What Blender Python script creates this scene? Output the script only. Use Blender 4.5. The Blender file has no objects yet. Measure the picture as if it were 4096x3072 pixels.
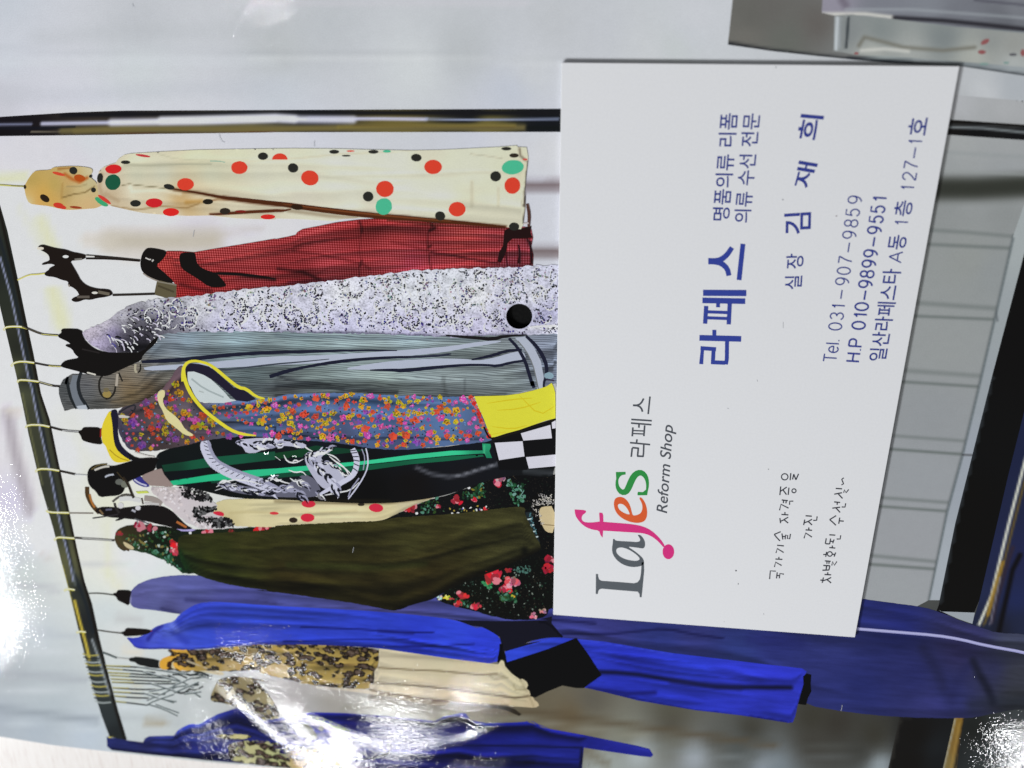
import bpy, bmesh, math, random
import numpy as np
from mathutils import Vector, Matrix
from mathutils.geometry import delaunay_2d_cdt, tessellate_polygon

# ------------------------------------------------------------------ scene, camera, light
scene = bpy.context.scene
C = scene.collection
random.seed(7)
RNG = np.random.default_rng(11)

CR = np.array([[0.99223913, -0.00605394, -0.12419684],
               [0.0475047, -0.90459308, 0.4236209],
               [-0.11491218, -0.42623317, -0.89728506]])   # rows: right, down, forward
CC = np.array([0.01011858, 0.10608259, 0.13233652])
FP = 3866.56                                               # focal length, photo pixels
cd = bpy.data.cameras.new('camera')
cd.sensor_width = 36.0
cd.lens = FP / 4096 * 36.0
cd.clip_start = 0.005
cd.clip_end = 20
cam = bpy.data.objects.new('camera', cd)
mw = Matrix.Identity(4)
for i in range(3):
    mw[i][0] = CR[0][i]; mw[i][1] = -CR[1][i]; mw[i][2] = -CR[2][i]; mw[i][3] = CC[i]
cam.matrix_world = mw
C.objects.link(cam)
scene.camera = cam
cd.dof.use_dof = True
cd.dof.focus_distance = 0.150
cd.dof.aperture_fstop = 19.0

world = bpy.data.worlds.new('World')
scene.world = world
world.use_nodes = True
bg = world.node_tree.nodes['Background']
bg.inputs['Color'].default_value = (0.97, 0.98, 1.0, 1)
bg.inputs['Strength'].default_value = 0.15

LAMPS = []
def area(name, loc, aim, size, power, col=(1, 1, 1), shape='DISK'):
    l = bpy.data.lights.new(name, 'AREA')
    l.shape = shape; l.size = size; l.energy = power; l.color = col
    o = bpy.data.objects.new(name, l)
    o.location = loc
    o.rotation_euler = (Vector(aim) - Vector(loc)).to_track_quat('-Z', 'Y').to_euler()
    C.objects.link(o)
    LAMPS.append((tuple(loc), power))
    return o

KEY = (-1.0, -0.68, 0.80)
area('key_light', KEY, (0, 0.03, 0), 0.30, 19.0, (0.955, 0.98, 1.0))  # unseen key lamp, added for soft light from the lower left
# shop ceiling downlights whose reflections sit in the glossy sheet
DOWN = []
scene.view_settings.view_transform = 'Standard'
scene.view_settings.look = 'None'
scene.view_settings.exposure = 0.0
scene.view_settings.gamma = 1.0
scene.view_settings.use_curve_mapping = False

# ------------------------------------------------------------------ coordinates
# tracing windows of the printed picture: (x0, y0, scale)
WIN = dict(A=(0, 0, 2.0109), B=(1000, 0, 1.7015), C=(2700, 0, 1.5845), D=(0, 750, 2.0109),
           E=(1100, 750, 1.8433), F=(0, 1500, 2.0109), G=(1100, 1500, 1.8433), H=(0, 2250, 2.0109),
           I=(1000, 2250, 1.8433), J=(2100, 2350, 2.212), K=(3000, 2250, 2.0182), L=(3300, 800, 1.0364),
           M=(2200, 1500, 1.5078), N=(2700, 900, 1.8433), O=(2700, 400, 1.8433), Q=(2900, 1700, 2.0738),
           U=(0, 0, 0.54004), P=(0, 0, 1.0))

def T(s):
    """'A 1,2 3,4 B 5,6' -> list of (x, y) in print units"""
    out = []; w = WIN['P']
    for tok in s.split():
        if tok in WIN: w = WIN[tok]
        else:
            a, b = tok.split(',')
            out.append((w[0] + float(a) / w[2], w[1] + float(b) / w[2]))
    return out

ZPAGE = -0.0005
def ray(P, z):
    P = np.atleast_2d(np.asarray(P, float))
    d = (np.stack([P[:, 0] - 2048, P[:, 1] - 1536, np.full(len(P), FP)], 1)) @ CR
    k = (z - CC[2]) / d[:, 2]
    return CC + d * k[:, None]

WAVES = []   # (cx, cy, angle, long sigma, short sigma, height), metres
def hwave(x, y):
    h = np.zeros_like(x)
    for cx, cy, a, sl, ss, A in WAVES:
        dx, dy = x - cx, y - cy
        u = dx * math.cos(a) + dy * math.sin(a); v = -dx * math.sin(a) + dy * math.cos(a)
        h += A * np.exp(-(u / sl) ** 2 - (v / ss) ** 2)
    return h

def page(P, layer=0.0):
    z = np.full(len(P), ZPAGE + layer)
    for _ in range(3):
        X = ray(P, z)
        z = ZPAGE + layer + hwave(X[:, 0], X[:, 1])
    return ray(P, z)

def card(P, layer=0.0):
    return ray(P, np.full(len(P), layer))

def lin(c):
    c = np.asarray(c, float) / 255.0
    return np.where(c <= 0.04045, c / 12.92, ((c + 0.055) / 1.055) ** 2.4)

def reflect_light(P, target=None):
    return None

def inks(P, col):
    """seen colour -> ink reflectance under the room light"""
    X = ray(P, np.full(len(P), ZPAGE))
    Em = np.full(len(X), 0.15)
    for loc, pw in LAMPS:
        d = np.array(loc) - X; r2 = (d ** 2).sum(1)
        Em += pw * d[:, 2] / np.sqrt(r2) / (9.87 * r2)
    Em *= 0.84
    return np.clip(1.0 * lin(col) / Em[:, None], 0, 0.96)

# ------------------------------------------------------------------ materials
def mat(name, build):
    m = bpy.data.materials.new(name)
    m.use_nodes = True
    nt = m.node_tree
    b = nt.nodes['Principled BSDF']
    build(nt, b)
    return m

def N(nt, t, **kw):
    n = nt.nodes.new(t)
    for k, v in kw.items():
        if k in n.inputs.keys(): n.inputs[k].default_value = v
        else: setattr(n, k, v)
    return n

def mixc(nt, blend, fac, a, b):
    n = nt.nodes.new('ShaderNodeMix'); n.data_type = 'RGBA'; n.blend_type = blend
    for idx, v in ((0, fac), (6, a), (7, b)):
        if hasattr(v, 'links') or hasattr(v, 'is_output'): nt.links.new(v, n.inputs[idx])
        elif idx == 0: n.inputs[0].default_value = v
        else: n.inputs[idx].default_value = (*v, 1)
    return n.outputs[2]

def ramp(nt, val, stops, interp='LINEAR'):
    r = nt.nodes.new('ShaderNodeValToRGB'); r.color_ramp.interpolation = interp
    e = r.color_ramp.elements
    while len(e) < len(stops): e.new(0.5)
    for el, (p, c) in zip(e, stops):
        el.position = p
        el.color = (c, c, c, 1) if not hasattr(c, '__len__') else (*c, 1)
    nt.links.new(val, r.inputs[0])
    return r.outputs[0]

def uvmap(nt, scale=(1, 1, 1), rot=0.0):
    u = N(nt, 'ShaderNodeUVMap', uv_map='mm')
    m = N(nt, 'ShaderNodeMapping')
    m.inputs['Scale'].default_value = scale; m.inputs['Rotation'].default_value = (0, 0, rot)
    nt.links.new(u.outputs[0], m.inputs[0])
    return m.outputs[0]

def noise(nt, vec, scale, detail=2, rough=0.5, dist=0.0):
    n = N(nt, 'ShaderNodeTexNoise', Scale=scale, Detail=detail, Roughness=rough, Distortion=dist)
    nt.links.new(vec, n.inputs['Vector'])
    return n.outputs['Fac']

def gloss_ink(pattern=None, grain=0.10):
    def build(nt, b):
        L = nt.links
        att = N(nt, 'ShaderNodeAttribute', attribute_name='Col')
        col = att.outputs['Color']
        if pattern: col = mixc(nt, 'MULTIPLY', 1.0, pattern(nt, col), (1.14, 1.14, 1.14))
        # printing grain: fine halftone noise plus faint mottling
        g = ramp(nt, noise(nt, uvmap(nt), 7.0, 2, 0.7), [(0.3, 1 - grain * 1.6), (0.7, 1 + 0.0)])
        col = mixc(nt, 'MULTIPLY', 1.0, col, g)
        g2 = ramp(nt, noise(nt, uvmap(nt), 0.7, 4, 0.6), [(0.3, 0.965), (0.7, 1.0)])
        col = mixc(nt, 'MULTIPLY', 1.0, col, g2)
        L.new(col, b.inputs['Base Color'])
        b.inputs['Roughness'].default_value = 0.5
        b.inputs['Specular IOR Level'].default_value = 0.0
        b.inputs['Coat Weight'].default_value = 0.7
        b.inputs['Coat Roughness'].default_value = 0.010
        b.inputs['Coat IOR'].default_value = 1.5
        bp = N(nt, 'ShaderNodeBump', Strength=1.0, Distance=1.0)
        h1 = noise(nt, uvmap(nt), 2.0, 2.0, 0.6)
        h2 = noise(nt, uvmap(nt), 0.45, 1.0, 0.5)
        m1 = N(nt, 'ShaderNodeMath', operation='MULTIPLY'); m1.inputs[1].default_value = 1.7e-5
        m2 = N(nt, 'ShaderNodeMath', operation='MULTIPLY_ADD'); m2.inputs[1].default_value = 0.9e-5
        L.new(h1, m1.inputs[0]); L.new(h2, m2.inputs[0]); L.new(m1.outputs[0], m2.inputs[2])
        L.new(m2.outputs[0], bp.inputs['Height'])
        L.new(bp.outputs[0], b.inputs['Coat Normal'])
    return build

def p_tweed(nt, col):
    gr = ramp(nt, noise(nt, uvmap(nt), 0.8, 3, 0.7), [(0.38, 0.70), (0.55, 1.05)])
    a = mixc(nt, 'MULTIPLY', 0.9, col, gr)
    fz = ramp(nt, noise(nt, uvmap(nt), 3.2, 3, 0.8), [(0.36, 0.60), (0.50, 1.08)])
    return mixc(nt, 'MULTIPLY', 0.9, a, fz)

def p_check(nt, col):
    s = N(nt, 'ShaderNodeSeparateXYZ'); nt.links.new(uvmap(nt), s.inputs[0])
    outs = []
    for i, f in ((0, 17.0), (1, 17.0)):
        wob = N(nt, 'ShaderNodeMath', operation='MULTIPLY'); wob.inputs[1].default_value = f
        nt.links.new(s.outputs[i], wob.inputs[0])
        sn = N(nt, 'ShaderNodeMath', operation='SINE'); nt.links.new(wob.outputs[0], sn.inputs[0]); outs.append(sn.outputs[0])
    ad = N(nt, 'ShaderNodeMath', operation='ADD'); nt.links.new(outs[0], ad.inputs[0]); nt.links.new(outs[1], ad.inputs[1])
    ma = N(nt, 'ShaderNodeMapRange'); nt.links.new(ad.outputs[0], ma.inputs[0]); ma.inputs[1].default_value = -2; ma.inputs[2].default_value = 2
    r = ramp(nt, ma.outputs[0], [(0.15, (0.30, 0.25, 0.25)), (0.5, (0.70, 0.66, 0.68)), (0.9, (1.15, 3.4, 3.5))])
    return mixc(nt, 'MULTIPLY', 1.0, col, r)

def p_cord(nt, col):
    s = N(nt, 'ShaderNodeSeparateXYZ'); nt.links.new(uvmap(nt, (0.35, 1, 1), 0.03), s.inputs[0])
    n = noise(nt, uvmap(nt, (0.12, 1, 1)), 1.2, 2)
    a = N(nt, 'ShaderNodeMath', operation='MULTIPLY_ADD'); a.inputs[1].default_value = 17.0
    nt.links.new(s.outputs[1], a.inputs[0])
    b_ = N(nt, 'ShaderNodeMath', operation='MULTIPLY'); b_.inputs[1].default_value = 14.0; nt.links.new(n, b_.inputs[0])
    nt.links.new(b_.outputs[0], a.inputs[2])
    sn = N(nt, 'ShaderNodeMath', operation='SINE'); nt.links.new(a.outputs[0], sn.inputs[0])
    ma = N(nt, 'ShaderNodeMapRange'); nt.links.new(sn.outputs[0], ma.inputs[0]); ma.inputs[1].default_value = -1; ma.inputs[2].default_value = 1
    r = ramp(nt, ma.outputs[0], [(0.0, (0.58, 0.55, 0.6)), (0.6, (1.62, 1.55, 1.60))])
    return mixc(nt, 'MULTIPLY', 0.9, col, r)

def p_leopard(nt, col):
    wv = N(nt, 'ShaderNodeTexNoise', Scale=0.9, Detail=3.0); nt.links.new(uvmap(nt), wv.inputs['Vector'])
    add = N(nt, 'ShaderNodeVectorMath', operation='MULTIPLY_ADD')
    nt.links.new(wv.outputs['Color'], add.inputs[0]); add.inputs[1].default_value = (1.7, 1.7, 0)
    nt.links.new(uvmap(nt, (0.72, 1, 1)), add.inputs[2])
    v = N(nt, 'ShaderNodeTexVoronoi', feature='SMOOTH_F1'); v.inputs['Scale'].default_value = 0.80; v.inputs['Smoothness'].default_value = 0.25
    nt.links.new(add.outputs[0], v.inputs['Vector'])
    jit = noise(nt, uvmap(nt), 1.7, 3, 0.7)
    s = N(nt, 'ShaderNodeMath', operation='MULTIPLY_ADD'); s.inputs[1].default_value = 0.35
    nt.links.new(jit, s.inputs[0]); nt.links.new(v.outputs['Distance'], s.inputs[2])
    spot = ramp(nt, s.outputs[0], [(0.70, 1.0), (0.76, 0.0)])
    core = ramp(nt, s.outputs[0], [(0.36, (0.12, 0.08, 0.06)), (0.48, (0.05, 0.03, 0.02)), (0.62, (0.010, 0.007, 0.005))])
    gl = ramp(nt, noise(nt, uvmap(nt), 3.0, 2, 0.7), [(0.60, 0.0), (0.68, 0.6)])
    core = mixc(nt, 'MIX', gl, core, (0.3, 0.28, 0.22))
    return mixc(nt, 'MIX', spot, col, core)

def p_weave(nt, col):
    r = ramp(nt, noise(nt, uvmap(nt, (1, 1, 1), 0.6), 5.5, 2, 0.8), [(0.35, (0.8, 0.8, 0.7)), (0.65, (1.55, 1.75, 1.25))])
    r2 = ramp(nt, noise(nt, uvmap(nt, (0.25, 1.2, 1), 0.1), 0.9, 3, 0.6), [(0.3, 0.62), (0.7, 1.3)])
    return mixc(nt, 'MULTIPLY', 0.9, mixc(nt, 'MULTIPLY', 0.7, col, r), r2)

def p_cloth(nt, col):
    r2 = ramp(nt, noise(nt, uvmap(nt, (0.18, 1.0, 1), 0.05), 0.9, 4, 0.6), [(0.3, 0.74), (0.7, 1.16)])
    return mixc(nt, 'MULTIPLY', 0.8, col, r2)

def p_speck(nt, col):
    r = ramp(nt, noise(nt, uvmap(nt), 2.6, 4, 0.8), [(0.60, 0.0), (0.68, 1.0)])
    g = ramp(nt, noise(nt, uvmap(nt), 0.5, 2), [(0.35, (0.03, 0.12, 0.05)), (0.5, (0.02, 0.02, 0.02)), (0.66, (0.25, 0.20, 0.12))])
    return mixc(nt, 'MIX', r, col, g)

INK = mat('glossy_ink', gloss_ink())
M_TWEED = mat('ink_tweed', gloss_ink(p_tweed))
M_CHECK = mat('ink_red_check', gloss_ink(p_check))
M_CORD = mat('ink_grey_cord', gloss_ink(p_cord))
M_LEO = mat('ink_leopard', gloss_ink(p_leopard))
M_WEAVE = mat('ink_weave', gloss_ink(p_weave))
M_CLOTH = mat('ink_cloth', gloss_ink(p_cloth))
M_SPECK = mat('ink_speck', gloss_ink(p_speck))

def b_card(nt, b):
    g = ramp(nt, noise(nt, uvmap(nt), 3.0, 4, 0.6), [(0.3, (0.865, 0.865, 0.88)), (0.7, (0.90, 0.90, 0.915))])
    # a few faint handling marks
    r = ramp(nt, noise(nt, uvmap(nt, (1, 0.4, 1)), 0.55, 6, 0.75), [(0.22, 0.86), (0.30, 1.0)])
    nt.links.new(mixc(nt, 'MULTIPLY', 0.5, g, r), b.inputs['Base Color'])
    b.inputs['Roughness'].default_value = 0.55
    b.inputs['Specular IOR Level'].default_value = 0.3
    bp = N(nt, 'ShaderNodeBump', Strength=1.0, Distance=1.5e-6)
    nt.links.new(noise(nt, uvmap(nt), 6.0, 3), bp.inputs['Height'])
    nt.links.new(bp.outputs[0], b.inputs['Normal'])
M_CARD = mat('card_stock', b_card)

def b_cardink(nt, b):
    att = N(nt, 'ShaderNodeAttribute', attribute_name='Col')
    g = ramp(nt, noise(nt, uvmap(nt), 6.0, 2, 0.7), [(0.3, 0.85), (0.7, 1.05)])
    nt.links.new(mixc(nt, 'MULTIPLY', 1.0, att.outputs['Color'], g), b.inputs['Base Color'])
    b.inputs['Roughness'].default_value = 0.5
    b.inputs['Specular IOR Level'].default_value = 0.3
M_CARDINK = mat('card_ink', b_cardink)

def b_desk(nt, b):
    s = noise(nt, uvmap(nt, (1.0, 0.12, 1)), 1.3, 4, 0.65)
    c = ramp(nt, s, [(0.25, (0.62, 0.53, 0.49)), (0.45, (0.74, 0.69, 0.65)), (0.8, (0.80, 0.76, 0.73))])
    nt.links.new(c, b.inputs['Base Color'])
    b.inputs['Roughness'].default_value = 0.42
M_DESK = mat('pale_woodgrain_laminate', b_desk)

def b_edge(nt, b):
    c = ramp(nt, noise(nt, uvmap(nt), 2.0, 2), [(0.3, (0.6, 0.6, 0.6)), (0.7, (0.72, 0.72, 0.72))])
    nt.links.new(c, b.inputs['Base Color']); b.inputs['Roughness'].default_value = 0.6
M_EDGE = mat('paper_edge', b_edge)
def b_black(nt, b):
    c = ramp(nt, noise(nt, uvmap(nt), 2.0, 2), [(0.3, (0.002, 0.002, 0.002)), (0.7, (0.006, 0.006, 0.006))])
    nt.links.new(c, b.inputs['Base Color']); b.inputs['Roughness'].default_value = 0.8
    b.inputs['Specular IOR Level'].default_value = 0.1
M_BLACK = mat('hole_black', b_black)  # near-black cup put in for the dark inside of the hole

# ------------------------------------------------------------------ mesh helpers
def finish(name, verts, faces, cols, material, parent=None, corner=False, label=None):
    me = bpy.data.meshes.new(name)
    me.from_pydata([tuple(v) for v in verts], [], faces)
    verts = np.asarray(verts)
    uv = me.uv_layers.new(name='mm')
    li = np.empty(len(me.loops), dtype=np.int32); me.loops.foreach_get('vertex_index', li)
    uv.data.foreach_set('uv', (verts[li][:, :2] * 1000).ravel())
    if cols is not None:
        at = me.color_attributes.new('Col', 'FLOAT_COLOR', 'POINT')
        c4 = np.ones((len(verts), 4)); c4[:, :3] = cols
        at.data.foreach_set('color', c4.ravel())
    me.materials.append(material)
    o = bpy.data.objects.new(name, me)
    C.objects.link(o)
    if parent is not None: o.parent = parent
    if label: o['label'] = label
    return o

def inside(pts, poly):
    x, y = pts[:, 0], pts[:, 1]; r = np.zeros(len(pts), bool)
    n = len(poly); j = n - 1
    for i in range(n):
        xi, yi = poly[i]; xj, yj = poly[j]
        if yi != yj:
            c = ((yi > y) != (yj > y)) & (x < (xj - xi) * (y - yi) / (yj - yi) + xi)
            r ^= c
        j = i
    return r

def dist_poly(pts, path, closed=False):
    d = np.full(len(pts), 1e9); t = np.zeros(len(pts))
    p = list(path) + ([path[0]] if closed else [])
    L = 0.0; seg = []
    for a, b in zip(p[:-1], p[1:]):
        l = math.hypot(b[0] - a[0], b[1] - a[1]); seg.append((a, b, L, l)); L += l
    for a, b, s0, l in seg:
        if l < 1e-9: continue
        ax, ay = a; vx, vy = (b[0] - ax) / l, (b[1] - ay) / l
        u = np.clip((pts[:, 0] - ax) * vx + (pts[:, 1] - ay) * vy, 0, l)
        dd = np.hypot(pts[:, 0] - ax - u * vx, pts[:, 1] - ay - u * vy)
        m = dd < d
        d[m] = dd[m]; t[m] = (s0 + u[m]) / L
    return d, t

def smooth(path, closed=True, it=2):
    p = [np.array(q, float) for q in path]
    for _ in range(it):
        out = []
        n = len(p)
        rng = range(n if closed else n - 1)
        if not closed: out.append(p[0])
        for i in rng:
            a, b = p[i], p[(i + 1) % n]
            out.append(a * .75 + b * .25); out.append(a * .25 + b * .75)
        if not closed: out.append(p[-1])
        p = out
    return [tuple(q) for q in p]

def densify(path, step):
    out = []; n = len(path)
    for i in range(n):
        a, b = path[i], path[(i + 1) % n]
        k = max(1, int(math.hypot(b[0] - a[0], b[1] - a[1]) / step))
        for q in range(k): out.append((a[0] + (b[0] - a[0]) * q / k, a[1] + (b[1] - a[1]) * q / k))
    return out

def idw(P, samples, power=2.6):
    pts = np.array([s[0] for s in samples]); cs = np.array([s[1] for s in samples], float)
    num = np.zeros((len(P), 3)); den = np.zeros(len(P))
    for p, c in zip(pts, cs):
        w = 1.0 / (((P - p) ** 2).sum(1) + 900.0) ** (power / 2)
        num += w[:, None] * c; den += w
    return num / den[:, None]

def S(s):
    """'A x,y,r,g,b ...' colour samples"""
    out = []; w = WIN['P']
    for tok in s.split():
        if tok in WIN: w = WIN[tok]
        else:
            v = [float(q) for q in tok.split(',')]
            out.append(((w[0] + v[0] / w[2], w[1] + v[1] / w[2]), v[2:5]))
    return out

LAYER = [0.0]
def nextlayer(d=5e-7):
    LAYER[0] += d
    return LAYER[0]

# soft = list of (path, halfwidth, colour, alpha)
def patch(name, outline, samples, soft=(), step=12.0, material=None, parent=None, hole=None, sm=1, label=None, edge=None, power=2.6, noise_edge=0.0, folds=None):
    lay = nextlayer()
    out = smooth(outline, True, sm) if sm else list(outline)
    out = densify(out, step * 1.2)
    if noise_edge:
        out = [(x + random.uniform(-1, 1) * noise_edge, y + random.uniform(-1, 1) * noise_edge) for x, y in out]
    arr = np.array(out)
    x0, y0 = arr.min(0); x1, y1 = arr.max(0)
    gx, gy = np.meshgrid(np.arange(x0 + step / 2, x1, step), np.arange(y0 + step / 2, y1, step))
    g = np.stack([gx.ravel(), gy.ravel()], 1)
    g = g[inside(g, out)]
    d, _ = dist_poly(g, out, True)
    g = g[d > step * 0.45]
    edges = [(i, (i + 1) % len(out)) for i in range(len(out))]
    pts = [Vector(p) for p in out]
    if hole is not None:
        dh, _ = dist_poly(g, hole, True)
        g = g[(~inside(g, hole)) & (dh > step * 0.35)]
        b0 = len(pts); pts += [Vector(p) for p in hole]
        edges += [(b0 + i, b0 + (i + 1) % len(hole)) for i in range(len(hole))]
    pts += [Vector(p) for p in g]
    v, e, f, _, _, _ = delaunay_2d_cdt(pts, edges, [], 0, 1e-4, False)
    V = np.array([tuple(q) for q in v])
    F = np.array([q for q in f if len(q) == 3])
    cen = V[F].mean(1)
    keep = inside(cen, out)
    if hole is not None: keep &= ~inside(cen, hole)
    F = F[keep]
    used = np.unique(F); remap = -np.ones(len(V), int); remap[used] = np.arange(len(used))
    V = V[used]; F = remap[F]
    col = idw(V, samples, power) if len(samples) > 1 else np.tile(np.array(samples[0][1], float), (len(V), 1))
    if edge is not None:   # darker or lighter rim of the printed shape
        de, _ = dist_poly(V, out, True)
        a = np.clip(1 - de / edge[0], 0, 1)[:, None] ** 1.5 * edge[2]
        col = col * (1 - a) + np.array(edge[1], float) * a
    for path, hw, c, al in soft:
        ds, t = dist_poly(V, path)
        a = np.clip(1 - ds / hw, 0, 1); a = (a * a * (3 - 2 * a) * al)[:, None]
        col = col * (1 - a) + np.array(c, float) * a
    if folds:
        xs = np.linspace(x0 + 2, x1 - 2, 60); tops, bots = [], []
        for x in xs:
            ys = [a[1] + (x - a[0]) / (b[0] - a[0]) * (b[1] - a[1]) for a, b in zip(out, out[1:] + out[:1]) if (a[0] > x) != (b[0] > x)]
            tops.append(min(ys) if ys else y0); bots.append(max(ys) if ys else y1)
        tp, bt = np.interp(V[:, 0], xs, tops), np.interp(V[:, 0], xs, bots)
        fr = (V[:, 1] - tp) / np.maximum(bt - tp, 20)
        rs = random.Random(name + str(len(V)))
        for _ in range(folds[0]):
            f0 = rs.uniform(.04, .96); xa = rs.uniform(x0 - .2 * (x1 - x0), x1); xb = xa + rs.uniform(.2, .7) * (x1 - x0)
            wob, ph, w0 = rs.uniform(-.05, .05), rs.uniform(0, 6), rs.uniform(.02, .07)
            u = np.clip((V[:, 0] - xa) / (xb - xa), 0, 1)
            dd = (fr - f0 - wob * np.sin(u * 4 + ph)) / (w0 * (.35 + np.sin(u * np.pi)))
            env = np.sin(u * np.pi) ** .6
            env = env * np.clip((bt - tp - 40) / 60, 0, 1)
            m = np.where(dd < 0, np.exp(-(dd / .45) ** 2), np.exp(-(dd / 1.6) ** 2)) * env
            l = np.exp(-((dd + 1.3) / .8) ** 2) * env
            col = col * (1 - folds[1] * m + folds[1] * .45 * l)[:, None]
        col = np.clip(col, 2, 250)
    X = page(V, lay)
    # faces wind so that normals face up
    tri = F.tolist()
    a, b, c = X[F[:, 0]], X[F[:, 1]], X[F[:, 2]]
    nz = np.cross(b - a, c - a)[:, 2]
    tri = [t if s > 0 else t[::-1] for t, s in zip(tri, nz)]
    o = finish(name, X, tri, inks(V, col), material or INK, parent, label=label)
    for p in o.data.polygons: p.use_smooth = True
    return o

class Decal:
    """flat printed marks gathered into one mesh, each mark a hair above the last"""
    def __init__(s, surf=None, rel=None): s.V = []; s.F = []; s.Cc = []; s.zi = 0; s.polys = []; s.surf = surf or page
    def poly(s, pts, c, sm=0, holes=()):
        if sm: pts = smooth(pts, True, sm)
        s.polys.append(([list(pts)] + [list(h) for h in holes], c))
    def ell(s, cx, cy, rx, ry, c, rot=0.0, n=18, jit=0.05):
        pts = []
        for i in range(n):
            a = 2 * math.pi * i / n; k = 1 + random.uniform(-jit, jit)
            x, y = rx * k * math.cos(a), ry * k * math.sin(a)
            pts.append((cx + x * math.cos(rot) - y * math.sin(rot), cy + x * math.sin(rot) + y * math.cos(rot)))
        s.poly(pts, c)
    def rib(s, path, w, c, sm=1, taper=0):
        if sm and len(path) > 2: path = smooth(path, False, sm)
        n = len(path)
        if not hasattr(w, '__len__'):
            w = [w * (min(1, (0.12 + 2.2 * min(i, n - 1 - i) / max(1, n - 1))) if taper else 1) for i in range(n)]
        else:
            w = list(np.interp(np.linspace(0, 1, n), np.linspace(0, 1, len(w)), w))
        L, R = [], []
        for i in range(n):
            a = path[max(0, i - 1)]; b = path[min(n - 1, i + 1)]
            dx, dy = b[0] - a[0], b[1] - a[1]; l = math.hypot(dx, dy) or 1
            nx, ny = -dy / l * w[i] / 2, dx / l * w[i] / 2
            L.append((path[i][0] + nx, path[i][1] + ny)); R.append((path[i][0] - nx, path[i][1] - ny))
        s.polys.append(([L, R], c, 'strip'))
    def build(s, name, parent, material=None, layer=None, dz=6e-8, label=None):
        lay = nextlayer() if layer is None else layer
        PV, F, CO, Z = [], [], [], []
        z = 0.0; k_ = 0
        for it in s.polys:
            rings, c = it[0], it[1]; b0 = len(PV)
            if len(it) == 3:
                L, R = rings; n = len(L)
                PV += L + R
                F += [(b0 + i, b0 + i + 1, b0 + n + i + 1, b0 + n + i) for i in range(n - 1)]
                cnt = 2 * n
            else:
                flat = [p for r in rings for p in r]
                tris = tessellate_polygon([[Vector((p[0], p[1], 0)) for p in r] for r in rings])
                PV += flat; F += [tuple(b0 + q for q in t) for t in tris]; cnt = len(flat)
            CO += [c] * cnt; Z += [z] * cnt
            k_ += 1; z = (k_ % 50) * dz
        if layer is None: LAYER[0] += min(k_, 50) * dz
        PV = np.array(PV, float); Z = np.array(Z)
        X = s.surf(PV, lay)
        if s.surf is page: X[:, 2] += 0
        # lift along the view-independent vertical
        X[:, 2] += Z
        FF = []
        for f in F:
            a, b, c3 = X[f[0]], X[f[1]], X[f[2]]
            FF.append(f if np.cross(b - a, c3 - a)[2] > 0 else f[::-1])
        return finish(name, X, FF, inks(PV, np.array(CO, float)) if s.surf is page else lin(np.array(CO, float)) / 0.9, material or INK, parent, label=label)

def empty(name, loc=(0, 0, 0), label=None, cat=None, parent=None):
    o = bpy.data.objects.new(name, None); C.objects.link(o); o.location = loc
    o.empty_display_size = 0.01
    if label: o['label'] = label
    if cat: o['category'] = cat
    if parent: o.parent = parent
    return o
def P1(s): return T(s)[0]

# waves in the laminated sheet around the lamp glare
def wv(u, ang, sl, ss, A):
    q = ray([P1(u)], np.array([ZPAGE]))[0]
    WAVES.append((q[0], q[1], ang, sl, ss, A))
wv('U 560,1560', -0.9, 0.016, 0.0045, 0.00022)
wv('U 720,1570', -0.5, 0.010, 0.0040, 0.00018)
wv('U 1010,1590', 0.5, 0.010, 0.0035, 0.00014)
wv('U 2150,1560', 0.4, 0.014, 0.0060, 0.00012)

def mirrored(uv_, t=0.9):
    q = ray([P1(uv_)], np.array([ZPAGE]))[0]
    d = q - CC; d /= np.linalg.norm(d); d[2] = -d[2]
    return q + d * t, q
for uv_, rad, pw in (('U -20,1372', 0.010, 0.24), ('U 1010,1560', 0.006, 0.3), ('U 2216,1668', 0.008, 0.18), ('U 575,-40', 0.005, 0.12), ('U 700,1740', 0.012, 0.5)):
    loc, q = mirrored(uv_)
    area('ceiling_downlight', tuple(loc), tuple(q), rad * 2, pw, (0.97, 0.98, 1.0))
for a_, b_, wd, pw in (('U 470,1475', 'U 690,1605', 0.013, 0.75), ('U 700,1600', 'U 905,1590', 0.012, 0.55)):
    la, qa = mirrored(a_); lb, qb = mirrored(b_)
    ce = Vector((la + lb) / 2); xa = Vector(lb - la); ln = xa.length; xa.normalize()
    zt = -(Vector((qa + qb) / 2) - ce).normalized(); yt = zt.cross(xa).normalized(); zt = xa.cross(yt)
    o = area('ceiling_tube', tuple(ce), tuple(qa), ln, pw, (0.97, 0.98, 1.0), 'RECTANGLE')
    o.data.size_y = wd
    o.matrix_world = Matrix.Translation(ce) @ Matrix((xa, yt, zt)).transposed().to_4x4()

# ------------------------------------------------------------------ desk
dz = ZPAGE - 0.0007
vs = [(-1.0, -0.9, dz), (1.0, -0.9, dz), (1.0, 1.1, dz), (-1.0, 1.1, dz)]
desk = finish('desk_top', vs, [(0, 1, 2, 3)], None, M_DESK)
desk['kind'] = 'structure'

# ------------------------------------------------------------------ the laminated picture sheet
sheet = empty('picture_poster', (0, 0.04, ZPAGE), 'glossy laminated colour print of clothes on a hanging rail lying on the pale desk', 'poster')
def part(o): o.parent = sheet; o.matrix_parent_inverse = sheet.matrix_world.inverted(); return o

def group(name, label=None):
    o = empty(name, (0, 0, 0), label)
    o.parent = sheet
    o.location = (0, -0.04, -ZPAGE)
    return o

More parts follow.
